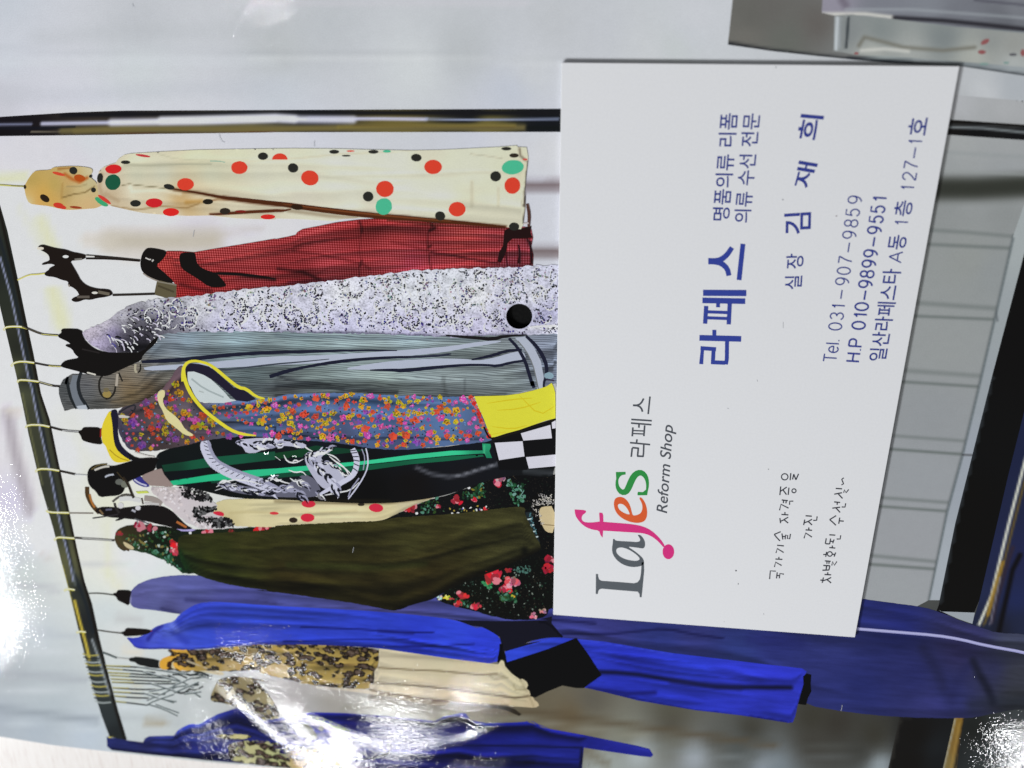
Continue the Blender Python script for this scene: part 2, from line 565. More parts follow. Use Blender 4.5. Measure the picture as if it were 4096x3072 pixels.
EDGE = T('P -900,2760 -500,2840 -250,2895 H 0,1400 430,1470 870,1520 1650,1605 2212,1650 P 1900,3136 3200,3245 4900,3370')
OUT = [(-900, -900)] + [(4900, -900)] + EDGE[::-1]
HC = P1('E 1800,951'); 
HOLE = [(HC[0] + 52 * math.cos(a), HC[1] + 50 * math.sin(a)) for a in [2 * math.pi * i / 40 for i in range(40)]]

BG = S('''U 0,0,196,200,207 300,50,190,192,196 700,50,187,190,193 1200,50,189,191,194 1500,50,199,200,204 600,110,185,188,189
1000,110,183,186,188 0,130,202,205,212 300,150,202,206,208 900,150,203,206,207 1150,150,198,200,203 1400,110,197,199,201 1300,60,192,194,198
0,220,198,197,204 600,210,196,200,206 1100,200,190,194,203 60,330,213,211,222 200,300,209,211,222 600,300,206,206,218 1100,290,203,204,215 1180,330,206,206,216
1180,480,202,203,212 30,450,228,224,225 60,320,214,211,222 160,350,212,209,220 350,500,224,220,226 500,470,218,214,224 560,490,214,212,222
-200,300,198,200,208 -200,800,222,218,216 -300,-200,195,198,204 700,-200,188,190,194 1400,-300,192,194,198
D 100,300,226,222,224 100,700,236,233,224 800,730,230,229,230 1000,780,236,236,240 500,1000,232,227,212 300,1000,238,235,226 400,1300,242,240,229
1600,260,212,208,218 2000,300,214,211,220 600,650,226,221,224 700,950,226,224,226 0,500,222,218,220 200,1150,240,238,228
F 0,300,226,221,230 500,600,228,223,226 580,400,232,227,214 500,1000,238,232,215 800,1450,225,230,216 1100,1450,222,232,232 100,1000,210,204,222
300,1250,230,230,242 100,1500,200,204,208 650,1300,240,234,218 850,1050,238,230,200 700,1200,238,232,212 100,100,226,220,226 750,350,236,230,220
H 200,100,204,211,208 900,120,226,227,215 850,400,206,213,213 1200,450,208,214,214 300,600,202,209,213 100,900,181,187,191 400,1000,190,197,200
400,1150,181,190,195 300,1350,178,187,196 700,1400,190,200,210 1100,1200,198,205,206 1300,1350,196,201,200 50,300,198,205,206 1000,900,205,212,210
1000,650,212,214,210 1400,1250,190,195,195 0,1250,176,184,192
I 600,1000,160,155,148 1000,1060,155,150,140 1000,1100,168,168,160 1500,1100,118,112,98 400,1080,172,170,168 1900,1150,105,100,84 300,1000,165,160,158
J 600,1000,92,88,78 100,1050,100,92,74 400,1150,99,86,64 600,1250,112,108,92 1300,1100,82,80,68 1300,1200,76,72,62 2000,1250,60,58,50 1000,1470,172,180,182
700,1560,160,168,165 1500,1500,158,165,172 2100,1590,142,150,160 1300,1340,104,104,94 1700,1350,84,84,78 1900,1420,76,80,78 900,1300,118,118,104
K 500,1250,56,54,46 700,1300,53,50,44 500,1450,62,60,54 900,1530,56,56,52 1050,1640,150,160,165 200,1640,120,130,136 0,1560,88,92,90 1000,1400,52,50,42
1350,1400,15,14,12 1350,1600,14,13,12 1500,1500,22,25,28 2000,1500,42,48,50 1800,1350,26,28,26 2150,1300,58,62,64 2150,1600,60,64,66
C 100,200,193,196,200 0,300,192,196,196 1950,600,188,190,192 1800,640,176,178,180 2150,550,168,172,176 1900,950,172,176,176
P 4400,200,160,160,160 4400,700,190,190,190 4400,2900,50,52,54 3600,3400,120,125,130''')
soft = []
def s_(path, hw, c, al=1.0): soft.append((T(path), hw, c, al))
# long horizontal folds of the wall curtain
s_('A -100,395 600,410 1300,400 2212,410', 16, (172, 176, 182), .35)
s_('A -100,500 900,490 2212,490', 26, (212, 216, 220), .35)
s_('B 0,395 1000,400 2100,420', 22, (212, 214, 214), .30)
s_('B 0,350 1000,365 2100,390', 14, (172, 175, 178), .30)
s_('A 300,300 1000,260 2212,250', 60, (180, 183, 186), .30)
s_('A -50,760 600,770 1400,720 2212,700', 60, (184, 187, 194), .30)
s_('B 0,20 900,30 1900,25', 12, (205, 200, 206), .40)
s_('U 1185,385 1215,385', 10, (150, 140, 142), .5)
s_('U 1120,402 1250,402', 38, (116, 102, 104), .97)
s_('U 1150,545 1250,545', 40, (112, 98, 98), .97)
# yellow tinted wall blocks and shadow behind the clothes
s_('D 330,270 430,500', 55, (224, 214, 176), .8)
s_('D 420,820 500,1100', 60, (226, 214, 174), .8)
s_('D 150,150 330,480', 40, (228, 220, 190), .5)
s_('D 900,430 1250,440 1700,420', 95, (190, 181, 164), .95)
s_('D 700,420 900,440', 60, (206, 198, 184), .7)
s_('D 1000,560 1500,560', 60, (208, 200, 192), .6)
s_('D 1500,400 2100,330', 30, (196, 188, 178), .5)
s_('D 100,80 100,480', 30, (236, 230, 222), .5)
s_('D 0,760 260,780 900,720', 22, (240, 240, 240), .5)
s_('A -40,1440 200,1420', 38, (228, 222, 176), .9)
s_('F 60,300 120,620 190,900 250,1120', 42, (172, 164, 170), .95)
s_('F 60,290 150,300', 30, (214, 206, 196), .8)
s_('F 310,1150 330,1380', 52, (240, 240, 250), .95)
s_('F 330,1440 400,1470', 22, (206, 200, 196), .7)
s_('F 640,500 700,700 760,900', 55, (236, 228, 206), .5)
s_('F 700,560 1000,640', 22, (228, 218, 228), .6)
s_('F 850,1200 880,1600', 28, (238, 226, 196), .6)
s_('F 600,1520 1100,1540', 10, (205, 205, 205), .7)
s_('H 850,60 950,200', 34, (236, 222, 196), .6)
s_('H 700,20 1100,30', 10, (200, 200, 200), .6)
s_('H 950,440 1120,470', 30, (188, 188, 188), .6)
s_('H 1000,700 1130,740', 26, (228, 214, 190), .5)
# lower left bands
for pts, w, c, al in (('H -80,190 250,180 450,220', 26, (186, 188, 192), .7), ('H -80,360 300,390 560,400', 14, (214, 220, 222), .6),
                      ('H -80,520 300,560 620,600', 30, (184, 190, 196), .5), ('H -80,700 400,720 640,740', 12, (208, 213, 216), .7),
                      ('H -80,900 300,910 680,940', 30, (172, 177, 183), .75), ('H -80,1010 400,1040 720,1060', 14, (208, 213, 217), .6),
                      ('H -80,1170 300,1210 500,1240 780,1270', 26, (152, 160, 168), .8), ('H 930,1240 1200,1260 1500,1290', 26, (182, 188, 190), .6),
                      ('H -80,1270 300,1310 800,1350', 12, (200, 208, 214), .6), ('H 1100,960 1100,1060', 40, (206, 198, 176), .5),
                      ('H 1180,1280 1320,1290', 26, (168, 158, 136), .8), ('H 860,520 1000,560 1250,640', 20, (220, 222, 222), .5),
                      ('H 900,1160 1300,1180', 14, (214, 220, 224), .5)):
    s_(pts, w, c, al)
# floor shadow under the pale skirt
s_('I 900,990 1500,1060 2100,1110 J 300,1130 1000,1230 2212,1400', 26, (84, 72, 54), .6)
s_('I 700,1060 1300,1110 2000,1150 J 300,1220 1100,1320', 20, (136, 134, 120), .5)
s_('J 520,1430 620,1500 720,1560', 40, (112, 106, 90), .7)
s_('J 1000,1400 1500,1450 2212,1560', 20, (130, 138, 140), .4)
s_('K 0,1430 600,1480 1150,1520', 14, (78, 80, 76), .5)
s_('K 0,1500 500,1560 900,1590', 14, (96, 100, 100), .4)
# right hand side beyond the card
s_('C 1745,690 2000,700 2300,690', 12, (196, 186, 158), .9)
s_('C 1745,720 2300,730', 16, (184, 178, 152), .9)
bgface = patch('picture_background', OUT, BG, soft, step=22, parent=None, hole=HOLE, sm=0)
bgface.parent = sheet; bgface.location = (0, -0.04, -ZPAGE)

# sheet thickness
rim = densify(OUT, 60)
Xt = page(np.array(rim), 0.0); Xb = Xt.copy(); Xb[:, 2] -= 0.00035
n = len(rim)
core = finish('sheet_edge', np.vstack([Xt, Xb]), [(i, (i + 1) % n, n + (i + 1) % n, n + i) for i in range(n)], None, M_EDGE)
core.parent = sheet; core.location = (0, -0.04, -ZPAGE)

def child(o, p=None):
    if p is None: o.parent = sheet; o.location = (0, -0.04, -ZPAGE)
    else: o.parent = p
    return o

# ---- roller shutter cupboard right of the card
o = patch('printed_cupboard', T('P 3400,500 C 1760,600 2212,640 P 4400,560 4400,1000 L 825,20 780,150 705,480 640,760 570,1050 505,1290 430,1659 P 3640,2440 3400,2440'),
      S('''C 1800,650,171,172,174 2100,680,166,167,168 1800,930,158,160,159 2100,900,155,157,157 1750,1050,151,154,154 2100,1080,150,153,154 2100,1350,137,140,139 1700,1350,139,142,141
      L 600,250,143,146,143 500,600,146,149,148 450,900,143,146,148 400,1150,148,151,154 350,1400,150,152,155 250,1640,152,155,157 700,300,140,144,144'''),
      [(T('C 1640,1195 1900,1195 2400,1170'), 80, (60, 62, 56), 1.0), (T('C 1640,1195 1900,1195 2400,1170'), 60, (50, 52, 46), 1.0),
       (T('C 1640,960 2300,1000'), 16, (146, 150, 150), .7), (T('C 1680,1080 2300,1110'), 12, (146, 150, 148), .6)] +
      [(T(p), hw, (104, 110, 108), al) for p, hw, al in (
          ('L 400,122 600,135 790,152', 15, .55), ('L 390,182 775,200', 14, .75), ('L 360,425 715,450', 18, .55), ('L 350,480 705,495', 12, .85),
          ('L 310,705 650,730', 18, .5), ('L 300,752 640,774', 12, .85), ('L 255,975 590,1000', 13, .55), ('L 235,1030 610,1057', 11, 1.0),
          ('L 210,1232 520,1255', 13, .6), ('L 200,1268 505,1290', 11, .9), ('L 170,1472 465,1500', 14, .6), ('L 160,1508 455,1530', 12, .9))] +
      [(T('L 785,150 710,480 645,760 575,1050 510,1290 435,1659'), 16, (84, 90, 92), .85)],
      step=6, sm=0)
child(o); cupboard = o
o = patch('kick_strip', T('L 850,0 825,20 780,150 705,480 640,760 570,1050 505,1290 430,1659 460,1659 475,1659 540,1340 600,1100 690,740 825,225 860,100'),
      S('L 800,150,158,164,164 740,480,150,156,158 660,760,148,154,158 580,1060,150,156,164 480,1600,160,166,172'),
      [(T('L 780,160 705,490 640,770 570,1060 505,1300 430,1659'), 9, (88, 96, 98), .8), (T('L 700,420 715,500'), 9, (90, 95, 98), .7), (T('L 615,1058 565,1056'), 6, (60, 60, 62), .8)], step=5, sm=0)
child(o)
o = patch('black_recess', T('L 900,0 825,225 690,740 600,1100 540,1340 475,1659 P 3755,2420 3740,2460 3895,2455 L 640,1659 700,1400 760,1140 825,880 940,600'),
      S('L 800,600,9,8,8 620,1300,9,8,7 560,1600,10,9,8 700,1000,10,10,10'), [(T('L 690,740 600,1100 540,1340 475,1659'), 8, (60, 66, 72), .6)], step=16, sm=0)
child(o)
o = patch('base_tube', T('L 940,600 825,880 760,1140 700,1400 640,1659 P 3900,2460 3875,2500 K 2000,600 K 2350,700 P 4300,2000'),
      S('L 800,1050,26,32,60 760,1250,28,34,62 700,1550,30,36,66 830,1500,30,34,70 K 1800,200,34,42,72 1900,520,30,36,58 2150,300,30,38,78 2200,500,30,36,60 2000,540,24,26,38'),
      [(T('L 835,1060 760,1350 690,1640 K 1850,500'), 11, (206, 206, 190), 1.0), (T('L 850,1080 775,1370 705,1650 K 1890,500'), 10, (96, 80, 40), .9),
       (T('K 2040,0 1990,170 1950,300 1920,420'), 14, (150, 116, 40), .9), (T('K 2120,-120 2080,0 2000,280 1950,480'), 16, (44, 36, 50), 1.0),
       (T('K 2020,120 1975,330 1940,500'), 8, (120, 118, 130), .7), (T('K 2180,-60 2120,60 2040,420 2010,560'), 18, (10, 8, 12), 1.0)], step=8, sm=0)
child(o)
d = Decal(); d.poly(T('K 1525,385 1540,395 1815,405 1795,495 1680,455'), (150, 156, 162)); child(d.build('printed_skirting', None))
o = patch('black_column', T('K 1210,1240 1190,1330 1130,1600 1100,1720 1580,1720 1600,1500 1650,1260'),
      S('K 1350,1400,16,14,12 1300,1600,15,13,11 1500,1500,24,27,30 1550,1640,18,20,22'), [(T('K 1210,1250 1180,1400 1110,1659'), 12, (52, 50, 46), .7)], step=16, sm=0)
child(o)
o = patch('gold_tube', T('K 1655,1230 1735,1230 1705,1400 1660,1720 1545,1720 1590,1520'), S('K 1680,1280,128,98,38 1600,1659,120,104,62 1650,1450,118,92,44'),
      [(T('K 1655,1260 1600,1500 1550,1700'), 9, (150, 148, 132), .9), (T('K 1690,1300 1640,1560 1615,1700'), 8, (150, 120, 60), .7), (T('K 1730,1260 1690,1480 1650,1700'), 10, (22, 20, 22), .9)], step=7, sm=0)
child(o)

# ---- grey mirror box, top right
box = patch('printed_mirror_box', T('C 372,-150 365,0 335,283 600,322 900,355 1150,380 1400,402 1810,420 2212,480 2350,500 2400,-150'),
      S('''C 500,100,98,97,92 700,250,100,102,96 450,250,108,106,100 900,150,98,94,90 600,50,100,98,94 1300,330,150,158,156 1600,360,140,145,145 1100,345,112,112,110
      1500,100,120,126,132 1900,60,118,124,130 2150,60,104,108,116 1700,30,126,132,140 2150,400,150,156,158 1300,200,136,146,146 1700,230,130,140,140 2000,200,118,126,128'''),
      [(T('C 340,283 600,328 900,362 1150,388 1500,412 1850,440 2300,500'), 22, (20, 22, 28), 1.0), (T('C 1100,370 1500,400'), 16, (30, 34, 40), .9)], step=10, sm=0)
child(box)
o = patch('glass_tray', T('C 1010,100 1120,98 1400,118 1800,170 2212,210 2350,230 2350,440 2212,425 1900,398 1400,358 1150,348 1005,322'),
      S('C 1100,200,128,132,132 1300,200,126,132,131 1700,240,122,128,128 2000,260,138,141,138 2150,300,144,145,140 1500,330,158,161,157 1250,320,164,166,160 1900,350,166,168,160 2150,390,168,172,170'),
      [(T('C 1165,290 1200,235 1300,260 1450,300 1700,320 1900,300'), 14, (112, 110, 100), .85), (T('C 1030,110 1020,310'), 12, (196, 202, 206), .95), (T('C 1100,110 1085,300'), 9, (38, 44, 48), 1.0), (T('C 1050,110 1045,300'), 6, (150, 156, 160), .8),
       (T('C 1180,320 1330,310 1480,325'), 12, (205, 204, 196), .8)], step=7, sm=0)
child(o, box)
o = patch('tray_rim', T('C 950,-60 935,0 930,80 1010,98 1120,92 1390,122 1800,172 2212,200 2350,220 2350,60 2100,-60'),
      S('C 1000,40,142,138,150 1300,50,120,122,130 1800,100,112,114,121 2150,60,120,122,128 1600,10,124,127,134 2100,130,96,98,104'),
      [(T('C 930,90 1100,88 1200,88 1380,110'), 13, (208, 206, 196), .95), (T('C 1060,0 1080,30'), 30, (96, 88, 100), .6), (T('C 1390,112 1700,130 1950,155 2300,195'), 16, (34, 32, 38), 1.0), (T('C 1080,60 1500,60 2300,120'), 10, (160, 166, 170), .6), (T('C 1900,0 2300,40'), 8, (64, 62, 74), .7)], step=7, sm=0)
child(o, box)
d = Decal()
for x, y, rx, ry, r in ((1965, 265, 24, 12, -.5), (1945, 330, 20, 11, 0), (2205, 335, 12, 18, 0), (1150, 338, 12, 6, 0)): d.ell(*P1('C %d,%d' % (x, y)), rx * .8, ry * .8, (138, 84, 84), r)
d.ell(*P1('C 2142,346'), 16, 6, (90, 90, 94)); d.ell(*P1('C 1960,405'), 20, 5, (122, 146, 140)); d.ell(*P1('C 2100,398'), 12, 5, (122, 146, 140))
child(d.build('reflected_dots', None), box)

# ---- clothes rack: upright pole along the top, hanging rail down the left
rack = group('printed_clothes_rack', 'dark tubular clothes rack with a slanting rail of hangers')
pole = patch('rack_pole', T('A -900,960 -300,950 0,940 560,905 1000,890 2212,885 B 2110,740 P 2500,434 2500,527 B 2110,898 0,900 A 2212,1065 1200,1078 850,1085 0,1095 -300,1100 -900,1110'),
      S('A 0,960,20,16,24 1000,910,26,22,32 2000,905,44,44,54 B 400,770,28,28,36 1500,770,14,16,22 2000,780,14,18,22 2000,870,16,18,24 A 0,1060,14,10,12 1000,1050,88,78,50 2000,1050,116,110,74 B 1000,870,104,92,44 1600,870,112,102,50'),
      [(T('A 500,1052 700,1045 1000,1035 2212,1032 B 600,872 1200,868 1860,868'), 24, (104, 94, 58), 1.0), (T('A 500,925 1000,918 2212,912 B 600,768 2110,768'), 20, (18, 18, 22), 1.0), (T('A -600,1010 0,1002 250,998'), 10, (120, 124, 150), .9), (T('A 340,995 640,990 1000,985 1500,972 2212,965'), 14, (190, 190, 214), 1.0),
       (T('A 900,985 1600,975 2212,952 B 350,812 700,815'), 26, (214, 214, 228), 1.0), (T('A 1300,968 2212,945 B 300,810'), 26, (228, 228, 238), 1.0), (T('B 400,808 900,808 1200,812'), 12, (196, 196, 222), 1.0), (T('B 1200,810 1500,815 2100,810'), 7, (150, 160, 190), .95),
       (T('A 0,1030 300,1030 600,1020'), 8, (14, 18, 30), .8), (T('A 250,1060 480,1055'), 5, (140, 130, 110), .7), (T('A 600,1055 1000,1040 2212,1040 B 600,870'), 16, (112, 100, 58), .9),
       (T('B 600,865 1200,855 1800,855'), 13, (126, 112, 56), .8), (T('B 700,860 1800,862'), 4, (66, 44, 26), .7), (T('B 1890,870 2100,870'), 15, (14, 18, 18), .9),
       (T('A 850,1078 1200,1072 2212,1062'), 4, (78, 42, 24), .8)], step=6, sm=0, parent=rack)
o = patch('rack_pole', T('C 1700,755 2212,790 2400,800 2400,900 2212,888 1700,852'),
      S('C 1800,770,16,14,12 2100,800,22,22,22 1900,845,12,12,14 2150,870,12,12,14'),
      [(T('C 1700,762 1900,768 2300,800'), 10, (18, 14, 8), .9), (T('C 1700,805 1950,812 2300,848'), 9, (126, 132, 134), .95), (T('C 1700,748 2000,752 2300,772'), 8, (120, 112, 84), .8), (T('C 1700,790 2000,796 2300,820'), 6, (60, 62, 62), .8)], step=6, sm=0, parent=rack)
rail = patch('hanging_rail', T('U -80,100 P -150,300 D -300,-400 0,140 60,350 140,720 210,1060 270,1340 330,1659 F 400,360 470,700 550,1060 620,1400 680,1659 H 740,330 800,610 880,930 950,1190 1020,1420 1010,1440 880,1400 820,1240 740,980 650,620 560,250 495,0 F 430,1240 330,900 230,480 180,230 130,0 D 0,960 -60,700 -200,100 -300,-200'),
      S('''D 20,700,34,38,34 60,900,40,44,36 150,1300,36,38,32 100,1500,90,92,60 200,1550,34,36,34 F 180,150,74,78,58 240,300,60,62,48 300,600,58,60,46 400,900,52,54,44 480,1200,60,62,44 540,1500,92,92,62
      H 560,100,84,84,60 640,200,36,40,40 700,500,32,34,36 760,900,52,58,56 860,1250,44,50,52 930,1380,30,34,36 820,1000,60,66,64'''),
      [(T('D -300,-180 0,420 80,700 180,1140 250,1500 F 260,60 340,420 420,830 500,1200 590,1600 H 600,100 690,330 750,560'), 12, (26, 32, 38), .9),
       (T('D 0,560 90,880 170,1250 235,1560 F 250,80 290,290 350,560 415,840 480,1180 560,1500 590,1659'), 6, (150, 156, 186), .95),
       (T('D 0,200 50,420 130,760 200,1090 260,1370 320,1659 F 390,360 460,700 540,1060 610,1400 670,1659 H 725,330 785,610 865,930 935,1190 1005,1420'), 10, (18, 12, 8), .95),
       (T('H 500,30 560,260 640,620 700,850'), 6, (196, 184, 70), .8), (T('H 600,310 640,470 690,650 720,780'), 9, (226, 200, 70), .95), (T('H 740,620 790,760 850,960 880,1060'), 7, (176, 184, 190), .8),
       (T('H 590,60 605,180'), 8, (120, 130, 136), .5), (T('F 180,150 250,480 340,880'), 7, (104, 104, 70), .8)], step=6, sm=0, parent=rack)
d = Decal()   # hook loops lying over the rail
for pts in ('D 30,1150 40,1125 100,1118 170,1120 220,1135', 'D 90,1440 110,1410 180,1398 280,1412', 'F 140,60 150,40 220,42 315,55', 'F 205,425 225,402 330,402 400,418',
            'F 285,780 310,755 400,757 480,772', 'F 370,1090 400,1105 480,1108 560,1110', 'F 435,1330 460,1305 530,1310 600,1315', 'H 515,225 545,212 600,222', 'H 615,565 640,555 690,562'):
    d.rib(T(pts), 8, (206, 198, 84)); d.rib([(x + 1, y - 1) for x, y in T(pts)], 3.5, (244, 242, 214))
for k in range(15):
    y = 745 + k * 27 + random.uniform(-6, 6); x = 665 + (y - 745) * .26
    c = (170, 160, 80) if k % 3 == 0 else ((40, 46, 46) if k % 3 == 1 else (160, 168, 166))
    d.rib(T('H %d,%d %d,%d %d,%d' % (x, y - 8, x + 50, y + 10, x + 130, y + 4)), 5, c)
d.build('hook_loops', rack)
def hang(name, wires, blobs, extra=(), label=None):
    d = Decal()
    for p, w, c in wires: d.rib(T(p), w, c)
    for p, c in blobs: d.poly(smooth(T(p), True, 1), c)
    for e in extra:
        if len(e) == 3: d.rib(T(e[0]), e[1], e[2])
        else: d.ell(*P1(e[0]), e[1], e[2], e[3])
    child(d.build(name, None, label=label))
YW, DK, BR = (206, 198, 110), (40, 34, 30), (26, 18, 14)

# ---- loose wire hangers at the near end of the rail
d = Decal()
rows = [(835, 850, 1450), (858, 856, 1250), (890, 870, 1400), (912, 884, 1350), (940, 892, 1380), (966, 900, 1430), (1012, 905, 1300), (1045, 912, 1330), (1078, 922, 1200), (1122, 930, 1190)]
for i, (y, xa, xb) in enumerate(rows):
    e = y + random.uniform(5, 30)
    p = T('H %d,%d %d,%d %d,%d' % (xa, y - 6, (xa + xb) / 2, y + 8, xb, e))
    d.rib(p, 8, (46, 56, 58) if i % 2 else (32, 38, 40)); d.rib([(a, b - 4) for a, b in p], 3, (214, 220, 214)); 
    d.rib([p[0], ((p[0][0] * 2 + p[-1][0]) / 3, (p[0][1] * 2 + p[-1][1]) / 3)], 4, (176, 168, 100))
for s in ('H 1180,1110 1300,1060 1420,1000', 'H 1200,1060 1400,1130', 'H 1190,1140 1320,1180 1430,1235', 'H 1150,1050 1300,1100 1420,1120', 'H 1200,1040 1350,1010 1500,990', 'H 1170,1150 1250,1110 1400,1060',
          'H 1100,840 1500,900', 'H 1150,880 1450,960', 'H 1200,970 1420,1040', 'H 1350,900 1560,1010', 'H 1250,1140 1440,1210', 'H 1400,1050 1600,960', 'H 1480,1060 1620,1040', 'H 1380,1000 1540,930'):
    d.rib(T(s), 6, (92, 102, 102)); d.rib([(a, b - 4) for a, b in T(s)], 2.5, (206, 212, 212))
for i in range(16):
    x = random.uniform(1380, 1600); y = random.uniform(860, 1060)
    d.rib(T('H %d,%d %d,%d %d,%d' % (x, y, x + 60, y + random.uniform(-25, 25), x + 120, y + random.uniform(-40, 50))), random.uniform(5, 9), random.choice([(60, 68, 68), (110, 118, 118), (190, 194, 190), (36, 42, 42)]))
child(d.build('wire_hanger_bundle', None, label='tangled silver wire hangers bunched at the end of the rail'))

# ---- slate violet dress (longest, lowest layer)
K_ = 'K'
vd = patch('printed_violet_dress', T('H 1045,330 1035,270 1060,215 1130,160 1260,120 1430,100 1600,105 2212,160 I 500,200 1200,200 1700,200 2212,300 P 2300,2330 3000,2300 K 880,292 1180,330 1400,360 1560,410 1700,470 1850,520 2000,570 2212,575 2500,640 2500,1250 2212,1180 2060,1200 1900,1235 1750,1260 1200,1250 800,1210 440,1150 0,900 J 1000,700 330,500 0,480 I 1900,520 1000,400 0,350 H 2212,345 1800,360 1500,420 1440,415 1340,400 1220,380 1080,370'),
      S('''H 1300,250,92,94,150 1250,320,88,92,146 1480,220,84,88,150 1900,250,74,76,142 2150,300,64,66,122 1150,300,84,84,138 1350,360,66,66,112 I 200,270,74,78,146 1000,360,66,66,124 1700,370,64,68,132
      J 700,300,50,52,114 400,350,52,56,124 1200,450,38,46,106 1500,350,44,48,104 1900,550,38,48,104 K 200,620,38,44,106 1000,400,32,38,94 1200,480,30,36,96 700,650,44,50,110 1300,900,34,38,88 900,1000,32,38,92
      1700,720,40,38,78 1600,1050,36,40,86 1500,1150,46,48,102 700,1100,38,44,102 2100,650,54,58,76 2150,900,50,52,62 2150,1100,44,46,50 1800,560,42,42,80 1950,850,40,42,74 K 2400,900,60,64,70'''),
      [(T('J 200,285 400,298 620,318'), 9, (22, 22, 66), .9), (T('J 330,408 600,408 800,408 1000,388 1180,370 1300,375 1500,415 1750,450'), 9, (20, 22, 66), .95),
       (T('K 1400,700 1500,850 1560,1000'), 40, (30, 32, 66), .7), (T('K 1800,800 1850,900 1920,1020 1960,1120'), 30, (18, 20, 34), .8), (T('K 1750,850 1650,1000 1620,1100'), 40, (32, 34, 74), .6),
       (T('K 1800,1150 2000,1130 2200,1120'), 50, (26, 30, 40), .5), (T('H 1500,300 1800,310 2212,330'), 18, (50, 50, 100), .7), (T('H 1300,370 1440,410'), 12, (44, 44, 84), .8), (T('H 1045,250 1040,330'), 9, (176, 176, 205), .8),
       (T('K 0,620 400,650'), 40, (30, 34, 90), .5)], step=8, material=M_CLOTH, noise_edge=.6, folds=(16, .22))
child(vd)
d = Decal(); d.rib(T('K 860,535 1200,563 1500,588 1700,620 1900,670 2212,725 2500,800'), 12, (146, 146, 192)); d.rib(T('K 860,534 1200,562 1500,587 1700,619 1900,669 2212,724'), 5, (172, 172, 208))
d.build('white_piping', vd)

# ---- bright blue belted dress
bd = patch('printed_blue_dress', T('H 1010,600 1090,610 1190,570 1240,520 1330,490 1400,475 1440,420 1540,350 1650,315 1800,318 2212,350 I 500,335 1000,365 1300,395 1500,420 1640,470 1670,485 1710,475 1780,510 1840,550 1853,600 1840,670 1815,750 1600,725 1200,670 960,630 500,605 0,608 H 1800,682 1600,700 1450,705 1340,695 1180,700 1090,690 1050,640'),
      S('''H 1600,550,52,72,188 1350,560,84,102,200 1100,650,50,58,172 1300,640,52,64,176 1250,600,74,88,190 1600,400,46,62,178 2000,450,48,68,186 2000,620,48,66,184 I 500,420,44,62,178 500,540,42,60,182 1000,430,42,60,180 1500,550,44,64,194 1000,560,42,60,186 1700,650,42,58,194 1200,640,36,50,176'''),
      [(T('I 380,475 800,492 1150,518 1350,515'), 7, (14, 18, 84), .95), (T('I 950,505 1200,520'), 12, (18, 22, 90), .9), (T('I 250,580 700,570 1170,571'), 6, (16, 20, 88), .9), (T('I 900,626 1400,618 1650,600'), 6, (18, 22, 96), .9),
       (T('H 1450,480 1400,560 1500,640'), 26, (36, 48, 150), .6), (T('H 1190,620 1230,560 1300,510'), 14, (30, 30, 120), .8), (T('H 1600,330 1500,420 1440,470'), 20, (40, 54, 168), .6), (T('I 0,600 900,622'), 8, (20, 24, 96), .7), (T('H 1380,500 1420,540'), 22, (104, 120, 208), .7), (T('H 1020,610 1090,690 1180,695'), 8, (30, 34, 130), .7)], step=7, material=M_CLOTH, folds=(12, .30))
child(bd)
patch('dress_skirt', T('I 1880,655 2000,615 2212,560 J 0,498 140,455 250,443 340,445 700,478 1000,530 1300,580 1800,640 2212,690 K 0,808 200,830 420,855 458,880 430,925 435,980 405,1070 385,1150 365,1240 345,1290 310,1295 150,1270 0,1245 J 1900,1130 1500,1085 1000,1000 700,925 500,880 J 0,700 I 2212,660 1895,735 1885,690'),
      S('J 100,490,44,62,182 500,520,38,52,172 900,600,34,44,164 1500,700,40,54,184 1900,780,44,54,188 900,850,34,44,160 1500,950,38,48,170 K 200,900,42,50,180 300,1080,40,48,166 150,1200,34,42,148 I 1950,680,44,66,196 2150,600,42,60,180 J 600,560,40,52,178'),
      [(T('J 620,748 800,752 1000,770 1300,820 1550,860 1700,880 2212,885 K 200,1008 330,1010'), 17, (12, 14, 42), 1.0), (T('J 1300,830 1600,862 1900,888'), 24, (20, 22, 66), .7), (T('J 560,890 900,940 1150,930'), 16, (18, 20, 84), .8),
       (T('J 700,930 1500,1090 2212,1180'), 9, (20, 22, 90), .8), (T('J 450,450 1300,585'), 7, (60, 76, 204), .5), (T('K 0,1240 300,1290'), 7, (18, 20, 90), .8)], step=7, material=M_CLOTH, parent=bd, sm=0, folds=(10, .24))
d = Decal()
d.poly(T('I 1330,392 1550,425 1800,432 2000,430 2212,425 J 130,282 240,255 235,315 290,380 332,440 200,443 60,470 0,495 I 2150,580 1990,625 1885,655 1875,650 1890,700 1870,740 1830,740 1825,700 1845,640 1853,600 1840,550 1780,510 1710,475 1640,468 1500,418'), (17, 17, 30))
d.poly(T('I 1870,640 1895,735 J 0,610 200,545 455,445 560,590 680,775 520,890 450,890 330,868 200,920 90,975 50,960 I 2000,880 1900,800 1840,735'), (7, 7, 8))
d.rib(T('I 1853,600 1850,650 1835,740'), 14, (4, 4, 8)); d.rib(T('J 120,305 200,310 330,440'), 10, (10, 10, 22))
d.build('black_sash', bd)
d = Decal(); d.poly(T('K 458,895 496,905 490,980 496,1040 470,1090 452,1152 388,1142 415,1040 432,980 428,920'), (7, 7, 9)); d.build('black_hem', bd)

